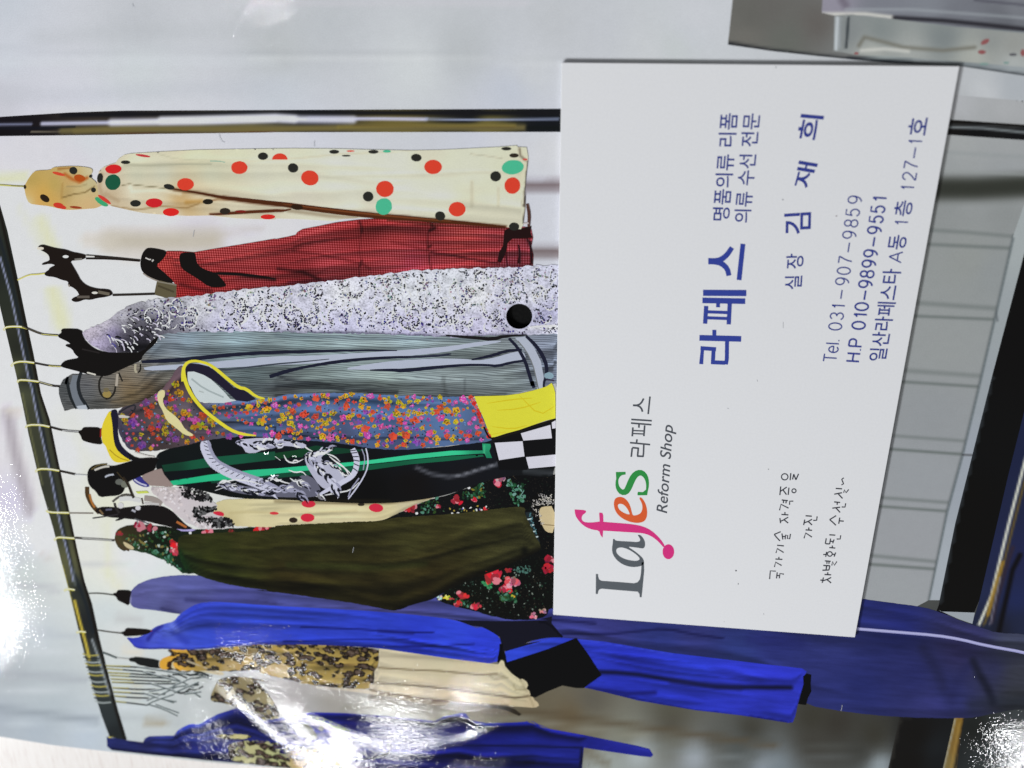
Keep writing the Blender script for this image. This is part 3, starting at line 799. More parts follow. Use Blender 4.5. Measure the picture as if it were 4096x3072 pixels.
# ---- leopard print dress with pale pleated skirt
ld = patch('printed_leopard_dress', T('H 1280,800 1320,762 1390,745 1340,700 1400,700 1640,705 1800,682 2212,652 I 0,607 500,605 956,632 948,690 945,760 918,800 918,890 882,900 882,936 700,928 560,915 480,908 300,870 100,820 H 2050,860 1900,880 1700,870 1450,872 1290,860'),
      [(P1('H 1700,800'), (150, 126, 68)), (P1('I 500,700'), (152, 130, 70)), (P1('I 850,850'), (148, 126, 68)), (P1('H 1320,800'), (214, 160, 60))],
      [(T('I 380,740 600,745 940,775'), 7, (50, 34, 24), .6)], step=8, material=M_LEO, noise_edge=1.5, folds=(10, .35))
child(ld)
d = Decal()
d.poly(T('H 1370,802 1460,785 1550,780 1640,800 1700,850 1810,888 1790,910 1700,895 1600,872 1480,862 1385,862'), (200, 188, 154), 1)
d.rib(T('H 1500,790 1620,835 1760,895'), 6, (176, 164, 136)); d.poly(T('H 1278,800 1320,765 1390,748 1390,775 1350,820 1340,862 1290,858'), (214, 160, 58), 1); d.ell(*P1('H 1355,805'), 14, 20, (58, 36, 20))
d.build('pale_sleeve', ld)
sk = patch('pleated_skirt', T('I 953,634 1200,668 1500,712 1700,738 1830,752 1845,728 1855,718 1872,728 1880,765 1930,820 1990,862 2010,858 2040,880 2050,905 2038,930 2058,945 2068,975 2060,985 2085,992 2100,1015 2122,1032 2132,1055 2110,1068 2080,1070 1900,1057 1700,1040 1480,1030 1440,1050 1340,1050 1200,1025 1000,985 700,945 480,925 500,915 700,927 882,937 882,897 916,890 918,800 948,765'),
      S('I 1100,740,206,194,164 1400,760,204,194,162 1700,790,200,188,154 1100,850,208,198,168 1700,880,206,196,164 1950,940,208,200,164 1500,930,204,190,160 1200,930,208,192,160 1500,1000,200,182,150 1900,1030,190,172,140 2080,1045,190,172,138 1300,1030,180,168,146 800,950,190,178,154 600,935,180,172,158 1900,820,202,192,158'),
      [(T('I 945,775 1200,792 1400,800 1700,828 1820,820'), 6, (104, 88, 62), .95), (T('I 900,885 1200,905 1500,935 1700,965 1950,998 2060,985'), 6, (74, 60, 42), 1.0),
       (T('I 880,938 1000,962 1250,1000 1500,1030 1900,1057'), 7, (84, 66, 46), 1.0), (T('I 950,690 1300,702 1700,740'), 9, (176, 164, 138), .6), (T('I 1760,830 1800,860 1900,850 1800,822'), 6, (150, 138, 106), .8), (T('I 1940,900 1960,940 2040,940'), 6, (164, 152, 118), .8),
       (T('I 1990,862 2030,930'), 8, (160, 148, 116), .7), (T('I 960,800 1500,835'), 10, (188, 176, 146), .6), (T('I 2060,985 2090,1060'), 6, (158, 142, 110), .8), (T('I 950,970 1340,1040'), 5, (92, 78, 60), .9), (T('I 930,900 1000,950'), 12, (222, 212, 184), .5), (T('I 1340,1030 1480,1028'), 9, (88, 66, 44), .8)], step=6, parent=ld, sm=0, folds=(14, .12))
d = Decal(); d.poly(T('I 1500,1040 1900,1062 1950,1080 2002,1120 1985,1132 1900,1095 1840,1078'), (44, 38, 30)); d.build('skirt_shadow', ld)

# ---- second leopard garment and the royal blue one at the sheet's lower edge
l2 = patch('printed_leopard_sleeve', T('H 1750,950 1800,925 1900,915 2000,925 2212,960 I 0,870 60,880 130,960 190,1050 222,1120 200,1180 100,1160 0,1120 H 2100,1240 1950,1180 1800,1130 1700,1120 1690,1080 1720,1010'),
      [(P1('H 1900,1000'), (128, 116, 84)), (P1('I 50,1100'), (140, 130, 96))], step=11, material=M_LEO); child(l2)
nb = patch('printed_royal_blue_dress', T('H 858,1400 880,1408 1020,1430 1150,1447 1165,1415 1200,1398 1400,1392 1425,1355 1470,1325 1530,1298 1600,1300 1750,1220 1900,1170 2100,1250 I 100,1170 330,1125 450,1105 700,1110 1000,1130 1200,1152 1360,1168 1430,1135 1550,1110 1590,1112 1625,1160 1750,1187 1950,1180 2080,1172 2130,1195 2212,1225 J 0,1185 60,1187 150,1240 500,1302 1000,1402 1100,1428 1135,1482 1115,1502 1020,1492 900,1475 520,1418 505,1597 P 2330,3108 1950,3120 P 1500,3098 H 1650,1590 1500,1573 1200,1545 900,1510 862,1480'),
      S('''H 950,1460,32,38,92 1200,1500,34,38,84 1300,1430,48,58,140 1530,1350,50,66,166 1600,1450,48,60,150 1400,1540,26,30,80 1700,1550,26,30,84 2000,1220,26,30,90 I 500,1180,34,40,140 1000,1200,26,28,106 1500,1160,20,22,90 1800,1250,22,28,116 1300,1300,24,26,96
      800,1480,20,22,94 1200,1480,24,26,104 1500,1450,20,24,86 2000,1300,22,30,120 2000,1450,20,26,84 J 300,1300,28,32,132 50,1300,24,30,118 300,1500,24,32,118 800,1400,28,32,128 1050,1450,30,34,130 300,1580,22,28,104 I 1600,1380,18,22,88'''),
      [(T('I 1400,1362 1550,1345 2212,1358 J 0,1402 480,1418'), 8, (10, 14, 50), .95), (T('I 1400,1165 1500,1150 1600,1165'), 12, (10, 10, 34), .9), (T('I 1540,1430 1800,1455 2100,1475'), 9, (12, 14, 54), .8), (T('J 500,1420 495,1590'), 10, (8, 10, 34), .9),
       (T('H 1050,1445 1400,1490 1700,1530'), 14, (22, 26, 74), .7), (T('H 900,1500 1300,1545 1700,1585'), 12, (12, 14, 40), .9), (T('I 1020,1340 1030,1400 900,1450'), 9, (10, 12, 34), .9), (T('H 1410,1400 1480,1470 1620,1480'), 10, (24, 28, 90), .8),
       (T('J 700,1340 1100,1440'), 12, (44, 52, 160), .5), (T('I 700,1200 1000,1260 1300,1340'), 26, (16, 18, 74), .5), (T('I 250,1180 280,1260 420,1350 560,1370'), 14, (16, 16, 60), .6), (T('J 0,1540 200,1560'), 8, (8, 10, 46), .6)], step=7, material=M_CLOTH, sm=0, folds=(26, .40))
child(nb)
patch('leopard_lining', T('H 1830,1470 1870,1450 2000,1430 2212,1440 I 0,1330 100,1318 250,1335 350,1350 450,1370 600,1385 680,1420 705,1450 700,1520 P 1370,3085 H 2212,1646 1860,1602 1840,1540'),
      [(P1('H 2000,1520'), (170, 166, 120)), (P1('I 400,1430'), (176, 140, 90)), (P1('I 200,1430'), (160, 164, 116))], [(T('I 640,1420 700,1520'), 14, (12, 12, 30), .9)], step=10, material=M_LEO, parent=nb)
patch('leopard_trim', T('H 1730,1385 1900,1378 2050,1395 1980,1420 1850,1425 1745,1412'), [(P1('H 1900,1400'), (180, 172, 120))], step=8, material=M_LEO, parent=nb)
patch('neck_opening', T('I 305,1205 350,1185 420,1190 470,1230 500,1290 490,1310 420,1305 340,1265'), [(P1('I 400,1250'), (56, 56, 46)), (P1('I 470,1290'), (84, 82, 50))], step=8, parent=nb)
d = Decal(); d.rib(T('I 320,1132 420,1130 520,1155 620,1195 740,1245'), [14, 10, 14, 16, 4], (96, 104, 80)); d.rib(T('I 500,1165 600,1205 700,1235'), 6, (150, 158, 120)); d.ell(*P1('I 525,1225'), 12, 12, (22, 34, 44))
d.build('dress_trim', nb); d = Decal(); d.rib(T('I 700,1452 880,1448 1000,1420 1030,1395'), 7, (14, 14, 26)); d.build('dress_seam', nb); d = Decal(); d.poly(T('H 862,1402 905,1402 925,1396 880,1412'), (210, 196, 60))
d.build('yellow_label', nb)

# ---- dark floral dress behind the olive skirt
fd = patch('printed_dark_floral_dress', T('F 920,1300 930,1260 970,1225 1040,1210 1200,1204 1300,1212 1400,1235 1650,1245 2212,1215 G 800,1065 950,1000 1100,930 1300,880 1500,800 1620,750 1700,728 1800,718 2060,735 P 2240,1900 2240,2450 I 2212,330 2180,400 2100,420 1900,425 1700,370 1500,318 1390,285 1370,262 1500,180 P 1500,2300 H 1560,90 F 1500,1600 1460,1590 1350,1500 1200,1440 1080,1412 1040,1410 980,1420 940,1370'),
      S('F 1000,1250,40,34,20 1300,1300,12,18,10 1400,1500,14,30,18 G 1400,900,12,12,14 1900,800,8,8,10 2000,1200,8,8,9 1900,1450,8,9,8 I 1700,250,10,12,8 2000,350,8,9,8 F 940,1320,70,66,40'),
      [(T('F 1080,1410 1250,1460 1400,1560 1480,1600'), 14, (24, 70, 40), .6)], step=12, material=M_SPECK, noise_edge=2)
child(fd)
d = Decal()
def rose(d, p, r, c=(186, 34, 50), n=7):
    cx, cy = P1(p)
    for k in range(n):
        a = random.uniform(0, 6.28); q = random.uniform(0.1, .75) * r
        cc = [max(0, min(255, v * random.uniform(.72, 1.18))) for v in c]
        if random.random() < .25: cc = [min(255, v * .6 + 100) for v in c]
        d.ell(cx + q * math.cos(a) * 1.2, cy + q * math.sin(a) * .8, r * random.uniform(.3, .6), r * random.uniform(.22, .45), cc, random.uniform(0, 3), n=9, jit=.22)
for p, r, c in (('F 1130,1225', 30, (146, 34, 50)), ('F 1210,1225', 22, (150, 40, 56)), ('F 1680,1270', 26, (190, 40, 66)), ('F 2100,1232', 26, (176, 40, 50)), ('F 2150,1225', 18, (190, 50, 60)), ('F 1400,1365', 22, (200, 30, 48)), ('F 1415,1415', 20, (206, 60, 70)),
                ('F 1860,1260', 12, (120, 40, 40)), ('F 960,1280', 16, (130, 50, 50)), ('G 1340,920', 28, (190, 34, 50)), ('G 1465,920', 14, (190, 34, 50)), ('G 1010,975', 26, (160, 34, 46)), ('G 950,990', 14, (160, 34, 46)),
                ('G 1200,968', 12, (170, 40, 60)), ('G 1540,998', 14, (180, 40, 52)), ('G 1650,800', 26, (190, 40, 66)), ('G 1660,760', 22, (150, 90, 96)), ('G 1590,1480', 36, (186, 40, 52)), ('G 1750,1515', 30, (200, 90, 104)), ('G 2040,1360', 26, (150, 30, 44)),
                ('G 2000,1430', 20, (150, 30, 44)), ('I 1790,100', 38, (188, 36, 54)), ('I 1880,200', 34, (196, 36, 56)), ('I 1945,150', 34, (206, 90, 112)), ('I 1570,238', 24, (190, 44, 60)), ('I 1530,290', 22, (180, 40, 52)), ('I 1650,322', 26, (186, 40, 56)),
                ('I 2190,50', 26, (170, 34, 50)), ('I 2090,392', 18, (210, 130, 130)), ('I 1915,52', 16, (150, 40, 50)), ('I 1450,262', 14, (220, 200, 70)), ('I 1400,262', 14, (220, 220, 210)), ('I 1930,255', 16, (190, 170, 50)), ('I 2160,360', 16, (196, 120, 120))):
    rose(d, p, r, c)
def sprinkle(d, poly, n, cols, r0, r1, clip=None):
    poly = T(poly); a = np.array(poly); lo, hi = a.min(0), a.max(0); k = 0
    while k < n:
        q = np.array([[random.uniform(lo[0], hi[0]), random.uniform(lo[1], hi[1])]])
        if inside(q, poly)[0]:
            d.ell(q[0, 0], q[0, 1], random.uniform(r0, r1), random.uniform(r0, r1) * .7, random.choice(cols), random.uniform(0, 3), n=7, jit=.25); k += 1
GREENS = [(34, 84, 52), (26, 66, 40), (60, 110, 80), (20, 50, 30), (80, 130, 110), (44, 70, 30)]
sprinkle(d, 'F 980,1290 1380,1240 1400,1500 1100,1390', 90, GREENS + [(180, 190, 180), (120, 110, 60)], 3, 9)
sprinkle(d, 'F 1180,1400 1320,1420 1460,1570 1380,1530', 50, GREENS, 3, 9)
sprinkle(d, 'G 1380,870 1530,790 1560,900 1380,920', 70, GREENS + [(120, 110, 40)], 3, 9)
sprinkle(d, 'G 1070,930 1200,900 1200,1020 1080,1020', 40, GREENS, 3, 9)
sprinkle(d, 'G 1700,760 1840,810 1840,950 1760,960', 70, GREENS + [(110, 150, 140)], 3, 10)
sprinkle(d, 'G 1240,990 1560,960 1560,1010 1240,1040', 26, [(160, 140, 60), (90, 90, 160), (220, 220, 210), (60, 90, 60)], 3, 6)
sprinkle(d, 'G 1760,1420 1880,1400 1880,1460 1760,1450', 30, [(70, 110, 100), (60, 90, 80)], 3, 7)
sprinkle(d, 'I 1820,220 1980,190 1960,300 1860,290', 40, GREENS, 4, 10)
sprinkle(d, 'I 1710,140 1790,150 1760,210', 18, [(40, 120, 70), (60, 140, 90)], 4, 9)
sprinkle(d, 'I 1400,180 2200,20 2150,400 1700,370', 90, [(34, 60, 44), (60, 80, 70), (120, 130, 120), (30, 50, 40)], 2, 5)
sprinkle(d, 'I 1450,250 1700,310 1700,345 1480,300', 40, GREENS + [(190, 60, 70)], 3, 8)
for p in ('G 1045,1020', 'G 850,1072', 'G 1430,832', 'G 1350,1020', 'F 1530,1270', 'F 1180,1180'): d.ell(*P1(p), 6, 5, (226, 226, 222))
d.poly(T('F 1420,1238 1480,1228 1575,1245 1540,1258 1460,1256'), (170, 160, 210)); d.poly(T('F 985,1340 1010,1345 1080,1385 1070,1410 1010,1385'), (196, 180, 140), 1); d.rib(T('F 930,1310 970,1380 1040,1410'), 10, (70, 56, 36))
d.build('rose_print', fd)
d = Decal()
d.poly(T('G 1890,900 1920,885 1980,880 2040,905 P 2235,1985 2235,2150 G 2000,1165 1960,1120 1940,1060 1900,1000'), (10, 9, 9))
d.poly(T('G 1950,990 1970,970 2062,965 2062,1165 2000,1160 1970,1110 1945,1040'), (196, 178, 138), 1)
d.rib(T('G 1960,1100 2062,1110'), 4, (140, 120, 88))
for k in range(70):
    a = random.uniform(0, 1); x = 1900 + 140 * a + random.uniform(-15, 15); y = 905 + random.uniform(-20, 45) if a > .35 else 920 + random.uniform(0, 180)
    if y > 980: x = 1925 + (y - 980) * .35 + random.uniform(-18, 18)
    cx, cy = P1('G %f,%f' % (x, y)); d.rib([(cx, cy), (cx + random.uniform(-9, 9), cy + random.uniform(-9, 9)), (cx + random.uniform(-9, 9), cy + random.uniform(-9, 9))], 2.4, random.choice([(190, 186, 180), (150, 146, 144), (210, 204, 190)]))
d.rib(T('G 1870,1010 1880,1080 1900,1160 1930,1240'), 26, (30, 38, 42))
for p in ('G 1878,1062', 'G 1890,1108', 'G 1903,1155', 'G 1920,1195'):
    x, y = P1(p); d.rib([(x - 10, y + 2), (x + 11, y - 2)], 5, (190, 206, 206))
for k in range(30):
    x, y = P1('G %f,%f' % (1880 + k * 2 + random.uniform(-14, 14), 1020 + k * 7.5)); d.ell(x, y, 3, 2.5, (70, 110, 116))
d.build('beaded_trim', fd)

# ---- olive skirt
ol = patch('printed_olive_skirt', T('F 1440,1290 1600,1275 2000,1258 2212,1240 G 0,1112 200,1100 400,1088 600,1083 800,1075 870,1052 1000,1045 1300,1025 1500,1003 1650,985 1800,968 1850,985 1838,1015 1860,1060 1890,1120 1925,1200 1955,1240 1960,1290 1900,1320 1800,1360 1700,1410 1600,1455 1450,1500 I 1780,48 1650,110 1500,180 1370,260 1300,285 1200,310 1080,358 1000,345 850,315 700,290 500,262 300,232 0,200 H 2212,230 1900,192 1700,142 1560,92 1500,40 F 1500,1590 1460,1500 1430,1420 1428,1350'),
      S('F 1700,1450,40,42,16 1550,1350,40,40,18 2000,1350,46,44,20 G 300,1250,44,42,20 1000,1250,52,49,26 1600,1150,52,49,28 1800,1250,44,42,26 500,1450,38,34,16 1000,1450,44,38,20 I 300,120,36,30,14 900,250,38,32,16 1300,100,34,28,14 H 1800,100,30,32,14 I 1000,320,30,26,12 F 1500,1530,22,34,16'),
      [(T('G 1955,1290 1850,1340 1700,1400 1400,1510 I 1350,262 1080,355'), 26, (12, 10, 8), .95), (T('I 400,90 900,130 1300,60'), 30, (48, 40, 20), .6), (T('I 300,180 800,190 1100,240'), 26, (26, 22, 10), .6), (T('G 1840,1290 1842,1300'), 26, (10, 10, 9), .9),
       (T('F 1440,1420 1500,1560 1580,1659'), 22, (16, 40, 20), .8), (T('G 100,1400 700,1420 1100,1390'), 26, (34, 38, 18), .6)], step=8, material=M_WEAVE, noise_edge=.8, folds=(24, .30))
child(ol)

hang('clip_hanger', [('F 555,1110 750,1112', 5, (120, 110, 100)), ('F 700,900 700,960 720,1010 750,1060 800,1110', 17, (74, 54, 30)), ('F 720,960 735,1020 762,1065', 8, (170, 110, 50))],
     [('F 760,1090 800,1062 880,1060 960,1070 1060,1060 1180,1045 1300,1050 1380,1090 1440,1150 1500,1210 1560,1240 1450,1245 1340,1215 1270,1200 1150,1170 1050,1160 960,1150 870,1145 800,1120', (20, 16, 16)),
      ('F 920,1170 980,1140 1040,1135 990,1160 940,1175', (24, 22, 22))],
     [('F 745,1152 850,1138 950,1120', 5, (44, 40, 44)), ('F 1080,1155 1140,1175 1200,1200', 5, (80, 80, 84)), ('F 1100,1165 1110,1210', 3, (120, 120, 126)), ('F 905,1020 940,990 1000,960 1060,970', 9, (80, 76, 72)), ('F 960,1000 1040,990 1130,1010', 18, (206, 206, 204)), ('F 1160,990 1240,1000 1300,1040', 22, (150, 140, 134)), ('F 1160,1030 1280,1040', 9, (190, 186, 184)),
      ('F 1140,990 1150,1040', 6, (70, 60, 54)), ('F 970,1050', 12, 12, (206, 204, 204)), ('F 1110,1070', 11, 9, (206, 204, 208)), ('F 1060,1085 1090,1100', 8, (170, 170, 180)), ('F 920,1030 930,1070 960,1110', 9, (40, 36, 36)), ('F 1420,1180 1500,1225', 9, (170, 100, 50)), ('F 850,1085 900,1080', 7, (90, 90, 110)), ('F 800,1085 830,1120', 7, (120, 96, 66))],
     label='dark belts with a metal buckle looped over a hanger')

# ---- cream blouse with red dots and lace collar
cb = patch('printed_cream_blouse', T('F 1700,1070 1760,1010 1860,998 2212,995 G 300,920 700,920 1000,905 1190,898 1150,915 1080,940 1040,950 950,1000 890,1025 820,1065 700,1080 600,1080 420,1088 300,1097 0,1108 F 2212,1225 2000,1220 1880,1215 1800,1180 1700,1120'),
      S('F 1900,1050,206,196,150 2100,1050,208,198,156 2000,1150,214,202,158 G 200,970,218,206,164 500,1000,220,208,166 300,1060,216,204,162 800,1000,206,194,150 1000,940,196,186,152 F 1850,1180,190,176,130'),
      [(T('F 1850,1110 2000,1100 2212,1110'), 10, (184, 170, 124), .6), (T('G 0,1000 300,1010 600,1000'), 10, (192, 178, 134), .6), (T('G 850,1050 950,990 1100,930'), 9, (150, 140, 110), .7), (T('G 0,930 600,950 850,945 1150,905'), 9, (110, 96, 66), .7)], step=6, noise_edge=1.2, folds=(14, .12))
child(cb)
d = Decal()
for p, rx, ry, c in (('G 247,950', 28, 15, (200, 40, 62)), ('G 745,980', 29, 17, (204, 42, 66)), ('G 240,1052', 28, 17, (206, 40, 62)), ('G 135,1070', 17, 11, (46, 34, 26)), ('F 1755,1120', 24, 12, (200, 40, 62)), ('F 2205,1112', 18, 6, (204, 60, 66)), ('G 635,955', 14, 6, (40, 34, 26))):
    d.ell(*P1(p), rx, ry, c, random.uniform(-.1, .1), n=20, jit=.02)
d.build('red_dots', cb)
patch('lace_collar', T('F 1208,905 1240,893 1330,905 1450,902 1520,925 1560,960 1650,1000 1740,1030 1745,1060 1700,1100 1760,1130 1850,1170 1885,1210 1800,1235 1700,1245 1590,1232 1500,1190 1400,1100 1330,1045 1270,990 1215,940'),
      S('F 1300,960,200,190,190 1450,1000,196,186,190 1400,1050,206,196,198 1600,1180,198,190,192 1700,1160,190,186,186 1350,920,188,178,176'), [(T('F 1250,920 1400,930'), 12, (176, 166, 160), .5)], step=8, parent=cb, noise_edge=3)
d = Decal()
for pl, n in (('F 1440,900 1600,890 1660,960 1720,1010 1600,1010 1480,980', 130), ('F 1560,1060 1700,1070 1750,1050 1740,1080 1640,1120 1560,1140', 90), ('F 1640,1150 1840,1150 1880,1215 1700,1225', 110), ('F 1560,1120 1640,1110 1650,1180 1600,1190', 30)):
    sprinkle(d, pl, n, [(16, 16, 16), (22, 20, 22), (12, 12, 12), (90, 90, 90)], 4, 11)
for pl in ('F 1220,910 1450,910 1480,1100 1300,990', 'F 1480,1090 1700,1140 1700,1230 1560,1220'):
    sprinkle(d, pl, 45, [(222, 214, 216), (176, 166, 168), (212, 200, 200)], 4, 8)
d.build('lace_flecks', cb)
# ---- black jacket with green stripes, checked cuff and pale scroll ornament
bj = patch('printed_black_jacket', T('F 1250,660 1290,615 1500,550 1650,500 2212,480 G 300,470 700,520 950,540 1200,540 1500,495 1600,470 1700,430 1900,370 2070,320 P 2236,1690 G 2062,740 2000,755 1800,735 1640,762 1500,800 1330,865 1200,900 1000,930 850,945 600,947 300,932 0,917 F 2212,1003 1900,992 1700,950 1500,895 1400,890 1330,830 1300,760 1250,760'),
      S('F 1450,640,14,20,20 1500,800,12,16,24 1700,900,10,14,14 1400,700,10,16,16 G 300,600,16,22,30 1000,560,16,20,30 1400,530,14,20,30 1000,800,14,12,12 700,850,8,8,8 1400,700,18,18,22 1900,420,20,22,26 1900,740,16,18,20 400,880,10,9,8'),
      [(T('G 1040,680 1150,730 1280,752 1400,735 1500,700 1640,658'), 12, (96, 98, 106), .8), (T('G 1340,745 1640,655'), 5, (140, 142, 150), .6), (T('G 1840,710 2062,720'), 14, (66, 70, 74), .8), (T('G 0,905 850,935'), 10, (30, 26, 14), .7),
       (T('F 1250,665 1250,755'), 3, (130, 130, 130), .6)], step=10)
child(bj)
o = patch('green_stripe', T('F 1300,725 1500,695 1700,662 2000,632 2212,615 2212,682 2000,706 1700,740 1500,765 1322,778'), S('F 1400,750,16,56,40 1600,710,20,84,58 1900,670,20,84,60 2150,650,22,76,54'), step=9, parent=bj, sm=0)
o = patch('green_stripe', T('G 0,575 150,555 300,520 550,545 700,552 560,572 300,600 0,618'), S('G 100,580,16,60,34 400,550,16,58,40'), step=9, parent=bj, sm=0)
o = patch('green_stripe', T('G 640,668 1000,628 1300,598 1530,588 1540,600 1300,632 1000,658 700,700 300,735 0,760 F 2212,820 1900,850 1700,872 1700,850 2212,790 G 300,700'), S('G 800,660,18,84,58 1200,620,22,96,66 100,730,18,70,50 F 1900,850,14,60,44'), step=9, parent=bj, sm=0)
o = patch('green_stripe', T('F 1368,853 1700,800 2000,766 2212,752 G 0,690 300,663 640,636 1000,588 1300,558 1532,556 1528,505 1588,508 1592,530 1580,560 1600,612 1560,612 1545,578 1300,592 1000,622 640,662 300,698 0,728 F 2212,800 1900,838 1700,852 1392,888'),
          S('F 1500,860,36,176,124 1800,810,40,178,126 2100,780,46,184,132 G 300,680,48,190,136 800,630,56,196,142 1300,575,56,198,142 1560,530,44,160,112 1570,590,24,110,80'), [(T('G 1545,520 1545,600'), 5, (90, 210, 150), .6)], step=7, parent=bj, sm=0)
d = Decal()
d.poly(T('G 1602,500 1640,470 1800,425 2072,330 P 2236,1870 G 1870,692 1852,700 1652,700 1640,640'), (12, 12, 14))
for q in ('G 1620,500 1825,488 1840,600 1652,628', 'G 1812,430 2030,368 2042,466 1832,484', 'G 1850,606 2070,586 2070,672 1872,690', 'G 2040,350 2070,334 2070,392 2044,396'):
    d.poly(T(q), (206, 204, 218))
d.build('checked_cuff', bj)
d = Decal()
W1, W2, W3 = (196, 196, 214), (150, 150, 172), (226, 228, 240)
ring = T('F 1650,515 1655,570 1680,640 1720,700 1790,750 1870,790 1960,825 2060,860 2160,905 2212,935')
ring = smooth(ring, False, 2)
d.rib(ring, 20, W1, sm=0)
for i in range(2, len(ring) - 1, 1):     # leaf barbs each side of the rope
    a, b = ring[i - 1], ring[i]; dx, dy = b[0] - a[0], b[1] - a[1]; l = math.hypot(dx, dy) or 1; dx /= l; dy /= l
    for sgn in (-1, 1):
        px, py = b[0] - dy * 9 * sgn, b[1] + dx * 9 * sgn
        d.rib([(px, py), (px + dx * 15 - dy * 10 * sgn, py + dy * 15 + dx * 10 * sgn), (px + dx * 28 - dy * 12 * sgn, py + dy * 28 + dx * 12 * sgn)], [8, 6, 1], W1 if sgn > 0 else W2)
    if i % 2: d.rib([(b[0] - dy * 8, b[1] + dx * 8), (b[0] + dx * 10 + dy * 7, b[1] + dy * 10 - dx * 7)], 3, (26, 30, 44))
ring2 = smooth(T('G 570,545 600,600 605,660 580,740 500,790 420,830 330,880'), False, 2)
d.rib(ring2, [22, 24, 22, 18, 8], W1, sm=0)
for i in range(1, len(ring2) - 1):
    b = ring2[i]; a = ring2[i - 1]; dx, dy = b[0] - a[0], b[1] - a[1]; l = math.hypot(dx, dy) or 1; dx /= l; dy /= l
    if i % 2: d.rib([(b[0] - dy * 12, b[1] + dx * 12), (b[0] + dx * 9 + dy * 10, b[1] + dy * 9 - dx * 10)], 4, (30, 34, 44))
d.rib(T('G 670,540 685,600 685,680 650,760 590,850 540,915'), [5, 6, 5, 6, 4], W1); d.rib(T('G 640,545 665,610 650,700'), 4, W2); d.rib(T('G 620,760 560,840 540,900'), 5, W2)
def plume(d, path, n, length, w, spread, c1=W1, c2=(18, 20, 30)):
    p = smooth(T(path), False, 2); m = len(p)
    for k in range(n):
        i = min(m - 2, int(k / n * (m - 1))); a, b = p[i], p[i + 1]
        ang = math.atan2(b[1] - a[1], b[0] - a[0]); sgn = 1 if k % 2 else -1
        t = ang + sgn * spread * random.uniform(.3, 1.1); l = length * random.uniform(.6, 1.1)
        x, y = a[0] + random.uniform(-6, 6), a[1] + random.uniform(-6, 6)
        q = [(x, y), (x + l * .5 * math.cos(t), y + l * .5 * math.sin(t)), (x + l * math.cos(t - sgn * .5), y + l * math.sin(t - sgn * .5))]
        c = random.choice([c1, c1, W2, W3]) if random.random() < .60 else c2
        d.rib(q, [w * .5, w * random.uniform(.6, 1.2), 1], c)
d.poly(smooth(T('G 215,585 300,562 400,545 420,560 335,600 355,640 430,665 505,725 520,790 470,835 400,855 330,820 260,720 225,650'), True, 1), (176, 176, 194))
d.poly(smooth(T('F 1740,860 1850,870 2000,900 2212,915 G 60,840 140,770 220,730 300,770 345,860 300,905 0,900 F 2000,965 1850,935 1760,900'), True, 1), (96, 96, 112))
d.poly(smooth(T('F 1900,520 1980,515 2080,505 2212,510 G 0,480 100,490 200,500 240,520 200,545 100,520 0,530 F 2150,560 2080,625 1980,630 1960,590 1930,560'), True, 1), (182, 182, 200))
plume(d, 'G 240,580 280,640 350,700 420,780 440,840', 46, 46, 11, .8)
plume(d, 'G 215,600 260,590 330,570 400,540', 26, 34, 10, .8)
plume(d, 'F 1900,540 2000,560 2100,560 2212,540', 60, 38, 12, .9)
plume(d, 'F 1760,880 1850,900 1980,930 2100,950 2212,930', 56, 44, 9, .7)
plume(d, 'G 0,850 60,840 140,850 200,900', 34, 40, 9, .9, W2)
plume(d, 'G 140,770 210,800 280,850 330,880', 34, 40, 9, .9, (120, 118, 124))
plume(d, 'F 2050,880 2150,850 2212,830', 24, 30, 8, .9)
plume(d, 'G 0,510 80,500 140,500', 24, 34, 9, 1.0)
plume(d, 'G 340,640 430,660 500,720', 24, 36, 7, .5, W3)
for s in ('G 100,700 150,720 200,710 230,740', 'G 110,760 150,790 200,770', 'G 65,590 90,640 150,650 210,620', 'G 130,640 150,625 180,640', 'G 400,600 450,640 520,690 570,740', 'G 460,640 520,690 545,740', 'G 0,760 60,790 110,800',
          'F 1740,900 1850,840 2000,850 2100,880', 'F 1730,930 1900,870', 'G 200,500 230,540 290,570', 'G 380,580 440,600 480,640', 'G 20,540 60,530 60,500', 'G 0,600 40,630', 'G 350,890 450,870 560,850 620,790'):
    d.rib(T(s), [2, 6, 5, 2], W3)
for s in ('G 230,640 300,720 340,800', 'G 300,620 380,700 430,800', 'G 350,640 420,720', 'F 1800,900 1950,920 2100,920', 'G 20,860 100,840', 'G 170,790 220,840 250,880', 'F 1980,560 2080,575 2160,560', 'G 270,600 300,590 310,610'):
    d.rib(T(s), [2, 6, 2], (16, 20, 28))
d.build('scroll_ornament', bj)
d = Decal()
d.poly(T('F 1140,800 1240,765 1300,752 1320,800 1395,890 1380,900 1300,895 1210,890 1150,840'), (146, 128, 122)); d.poly(T('F 1060,840 1100,815 1135,815 1160,850 1210,895 1170,905 1100,880'), (52, 50, 126), 1); d.rib(T('F 1080,840 1120,870 1180,890'), 6, (190, 190, 210))
d.poly(T('F 1090,938 1180,932 1200,950 1110,955'), (196, 206, 90))
d.build('shoulder_lining', bj)

